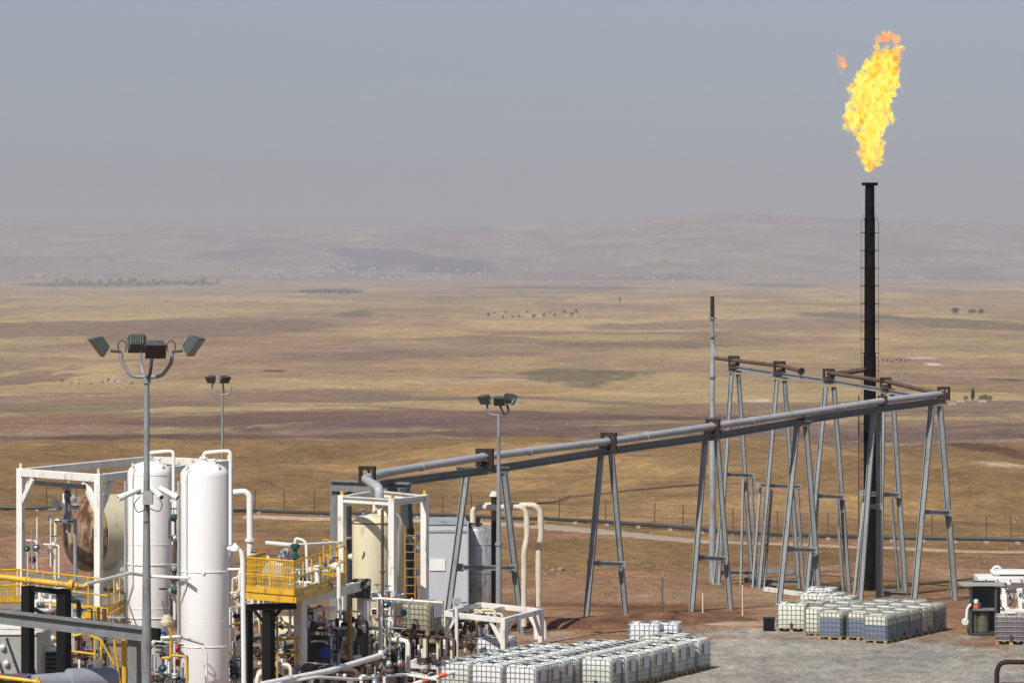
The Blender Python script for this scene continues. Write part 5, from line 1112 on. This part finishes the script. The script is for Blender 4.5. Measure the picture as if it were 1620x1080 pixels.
# loose rocks
rk = []
for k in range(4):
    mb = MB().ball((0,0,0), 1, 10, (1,.8,.62)); rr_ = random.Random(k)
    mb.v = [v*(1+.28*(float(vnoise(v.x*2.1+k*7, v.y*2.1+v.z*1.7, 3))-.5)*2) for v in mb.v]; rk.append(mb)
spots = [(875,903,5),(888,902,6),(866,898,3)]+[(random.uniform(820,1240), random.uniform(880,985), random.uniform(.8,2.2)) for _ in range(34)]+\
        [(random.uniform(0,30)+k*8, random.uniform(818,905), random.uniform(1,2.6)) for k in range(12)]+[(random.uniform(1180,1520), random.uniform(925,960), random.uniform(.8,2)) for _ in range(16)]+[(random.uniform(0,140), random.uniform(654,682), random.uniform(1.2,2.8)) for _ in range(24)]+[(random.uniform(850,1620), random.uniform(655,715), random.uniform(1,2.4)) for _ in range(26)]
rme = {}
for i, (px, py, s) in enumerate(spots):
    q = hit(px, py); k = i % 4
    if k not in rme: o = rk[k].build('rock', M['rock'], None, origin=(0,0,0), angle=60); rme[k] = o
    else: o = rme[k].copy(); COL.objects.link(o)
    r = m_(s, q.y); o.location = (q.x, q.y, q.z+r*.25); o.scale = (r, r, r); o.rotation_euler.z = random.uniform(0, 6)
    ar = 'on the dirt behind the left portal frame' if px < 200 and py > 800 else 'on the stony hill at far left' if px < 200 else 'in the eroded gully' if py < 720 else 'on the dirt bank behind the tanks' if i < 37 else 'on the dirt under the rear trestles'
    lab = 'loose pale rock lying '+ar
    grp = 'loose rocks '+ar
    if i == 0: lab, grp = 'left one of the two boulders on the dirt right of the gooseneck pipes', None
    if i == 1: lab, grp = 'right one of the two boulders on the dirt right of the gooseneck pipes', None
    tag(o, lab, 'rock', grp)
# planks and scrap under the rear trestles
for i, (x0, y0, x1, y1, mn, lab) in enumerate(((1195,906,1262,908,'beam','dark steel girder lying on the ground under the rear trestles'),(1283,925,1340,934,'rustpipe','thin rusty pipe lying under the rear trestles left of the flare stack'),(1210,935,1300,948,'frame','pale plank lying on the dirt under the rear trestles'),(1395,938,1432,942,'beam','dark girder lying right of the foot of the flare stack'),(1180,920,1225,934,'rust','bent rusty bar on the dirt near the slim vent pipe'))):
    a, b_ = hit(x0, y0), hit(x1, y1); a.z += .12; b_.z = gzf(b_.x, b_.y)+.12
    o = MB().bar(a, b_, .22, .2).build('scrap_bar', M[mn], None, origin=a, smooth=False); tag(o, lab, 'scrap metal')
# ------------------------------------------------------------------ far trees, farms and town
def tree_proto(seed, tall=False):
    rnd = random.Random(seed); t = thing('pine_tree' if tall else 'bushy_tree', 'x', 'tree', (0,0,0)); H = 1.0
    MB().tube([(0,0,-.03), (.01,0,.4), (0,.01,.8)], [.035,.025,.008], 7).tube([(0,0,.3), (.15,.05,.55)], [.015,.006], 5).tube([(0,0,.35), (-.14,.08,.6)], [.015,.006], 5).build('trunk', M['bark'], t)
    mb = MB()
    for k in range(340):
        z = rnd.uniform(.16, 1) if tall else rnd.uniform(.25, 1)
        R_ = (.17*(1-z)**.6+.02) if tall else .46*math.sqrt(max(0, 1-((z-.6)/.42)**2))*(.75+.5*rnd.random())
        a = rnd.uniform(0, 6.28); q = R_*math.sqrt(rnd.random()); c0 = Vector((q*math.cos(a), q*math.sin(a), z)); s = rnd.uniform(.03, .07)
        n_ = Vector((rnd.gauss(0,1), rnd.gauss(0,1), rnd.gauss(0,1))).normalized(); x = n_.orthogonal().normalized()*s; y = n_.cross(x)
        mb.add([c0-x-y*.6, c0+x-y*.4, c0+x*.3+y], [(0,1,2)])
    mb.build('crown', M['leaf'], t, smooth=False); return t
tp_ = [tree_proto(1), tree_proto(2), tree_proto(3, True)]; used = [False]*3
def tree(px, py, hpx, kind, label, group):
    o = tp_[kind] if not used[kind] else copy_tree(tp_[kind]); used[kind] = True
    q = hit(px, py); s = m_(hpx, q.y); o.location = q; o.scale = (s*random.uniform(.9, 1.3),)*2+(s,); o.rotation_euler.z = random.uniform(0, 6)
    tag(o, label, 'tree', group)
tree(1539, 634, 19, 2, 'tall dark conifer beside the pale farm wall at the far right', None)
tree(1528, 634, 8, 0, 'low round bush left of the tall conifer at the far right', None)
for i, x in enumerate((1551, 1558, 1566)): tree(x, 635, 9+i % 2*2, i % 2, 'bushy tree in the short row beside the tall conifer', 'trees in the short row right of the tall conifer')
tree(981, 478, 9, 2, 'lone upright tree on the far plain right of the image centre', None)
for x in (1509, 1513): tree(x, 497, 10, 1, 'dark tree in the left pair on the far plain', 'left pair of trees on the far plain')
for x in (1536, 1541, 1551, 1553): tree(x, 497, 8, 0, 'dark tree in the right clump on the far plain', 'right clump of trees on the far plain')
for k in range(64):
    tree(85+k*4.1+random.uniform(-4, 4), 449+random.uniform(-2, 5), random.uniform(4, 9), random.choice((0, 1)), 'small dark tree in the long far tree line at upper left', 'trees of the long far tree line')
for k in range(20): tree(480+k*4.8+random.uniform(-2, 2), 464+random.uniform(-2, 2), random.uniform(3, 6), k % 2, 'small dark tree in the short far tree line', 'trees of the short far tree line')
for k in range(14): tree(770+k*11+random.uniform(-4, 4), 500+random.uniform(-5, 4), random.uniform(4, 6.5), k % 2, 'small tree among the hamlet on the middle plain', 'trees of the middle farm hamlet')
for k in range(8): tree(100+k*15+random.uniform(-4, 4), 606+random.uniform(-3, 3), random.uniform(3, 5), k % 2, 'small shrub by the white farm sheds', 'shrubs by the farm sheds')
for k in range(8): tree(1390+k*7, 572+random.uniform(-2, 2), random.uniform(3, 5), k % 2, 'small shrub in the hedge beside the black stack', 'shrubs in the hedge right of the stack')
hp_ = {}
def house(px, py, wpx, label, group, mt='house', hh=.5):
    """flat-roofed house: walls with parapet, roof, door and windows"""
    if 'h' not in hp_:
        t = thing('flat_roofed_house', 'x', 'house', (0,0,0))
        wb = MB().box((0,0,.24), (1,.8,.5)); wb.build('wall', M['house'], t, smooth=False)
        MB().box((0,0,.505), (1.05,.85,.03)).build('roof', M['conc'], t, smooth=False)
        MB().box((0,-.405,.13), (.12,.02,.26)).build('door', M['dark'], t, smooth=False)
        for s in (-.3, .3): MB().box((s,-.405,.28), (.14,.02,.13)).build('window', M['dark'], t, smooth=False)
        hp_['h'] = o = t
    else: o = copy_tree(hp_['h'])
    q = hit(px, py); s = m_(wpx, q.y); o.location = q; o.scale = (s, s, s*hh*1.4); o.rotation_euler.z = random.uniform(-.6, .3)
    tag(o, label, 'house', group)
for x, w_ in ((161,6),(178,7),(190,9),(196,6)): house(x, 604, w_, 'white farm shed on the plain behind the grey mast', 'white farm sheds behind the grey mast')
for k in range(12): house(768+k*14+random.uniform(-5,5), 500+random.uniform(-4,4), random.uniform(5,9), 'pale farm house in the hamlet on the middle plain', 'houses of the middle farm hamlet')
for x in (1506, 1520, 1556): house(x, 636 if x > 1510 else 640, 12, {1506:'pale low farm building by the corner trestle top',1520:'long pale farm wall building left of the tall conifer',1556:'low farm building behind the short row right of the tall conifer'}[x], None, hh=.4)
house(1523, 496, 7, 'pale house between the two tree clumps on the far plain', None); house(1542, 497, 7, 'pale house behind the right tree clump on the far plain', None)
for k in range(70):
    x = random.gauss(560, 110); y = 436+random.uniform(-9, 6)-max(0, 12-abs(x-540)*.2)*random.random(); house(x, y, random.uniform(3.5, 7), 'tiny pale house in the hazy town under the hills', 'houses of the hazy town', hh=.7)
for k in range(24): house(random.uniform(20, 180), 437+random.uniform(-4, 4), random.uniform(4, 7), 'tiny pale house below the hills at far left', 'houses at the foot of the hills, far left')
for k in range(40): house(random.uniform(850, 1460), 442+random.uniform(-6, 4), random.uniform(3.5, 6), 'tiny pale house below the hills right of centre', 'houses at the foot of the hills, right')
# dry tussocks on the slopes near the yard
tb = MB(); rnd = random.Random(12)
for k in range(2600):
    Y = rnd.uniform(168, 330); X = rnd.uniform(-.16, .16)*Y; z = gzf(X, Y) if k % 1 == 0 else 0
    if float(fbm(X/6, Y/6, 90)) < .5: continue
    for j in range(3):
        a = rnd.uniform(0, 3.14); h = rnd.uniform(.03, .12); w__ = rnd.uniform(.04, .12); dx, dy = math.cos(a)*w__, math.sin(a)*w__
        tb.add([(X-dx, Y-dy, z-.02), (X+dx, Y+dy, z-.02), (X+dx*.4+rnd.uniform(-.1,.1), Y+dy*.4, z+h)], [(0,1,2)])
tag(tb.build('dry_grass', mat('dry_grass', (.36,.25,.12), .9, var=.3, streak=False), smooth=False), kind='stuff')

def ordinal(k): return f"{k}{'th' if 10 <= k % 100 <= 20 else {1:'st',2:'nd',3:'rd'}.get(k % 10, 'th')}"
_same = {}
for o in COL.objects:
    if o.parent is None and o.get('group') and o.get('label') and not o.get('kind'): _same.setdefault((o['group'], o['label']), []).append(o)
for (g_, la), os_ in _same.items():                      # say which one of the row it is, counted in the photo
    if len(os_) < 2: continue
    os_.sort(key=lambda o: o.location.x/o.location.y)
    for k, o in enumerate(os_): o['label'] = f"{ordinal(k+1)} from the left, {la}"
hz = MB().box((0, 8600, 135), (9000, 19600, 310))
hm = bpy.data.materials.new('haze_air'); hm.use_nodes = True; n, l = hm.node_tree.nodes, hm.node_tree.links; n.clear()
ho = n.new('ShaderNodeOutputMaterial'); pv = n.new('ShaderNodeVolumePrincipled')
pv.inputs['Color'].default_value = (0.615, 0.64, 0.72, 1); pv.inputs['Density'].default_value = 0.92e-4; pv.inputs['Anisotropy'].default_value = 0.0
l.new(pv.outputs[0], ho.inputs['Volume'])
tag(hz.build('haze', hm, smooth=False), kind='stuff')
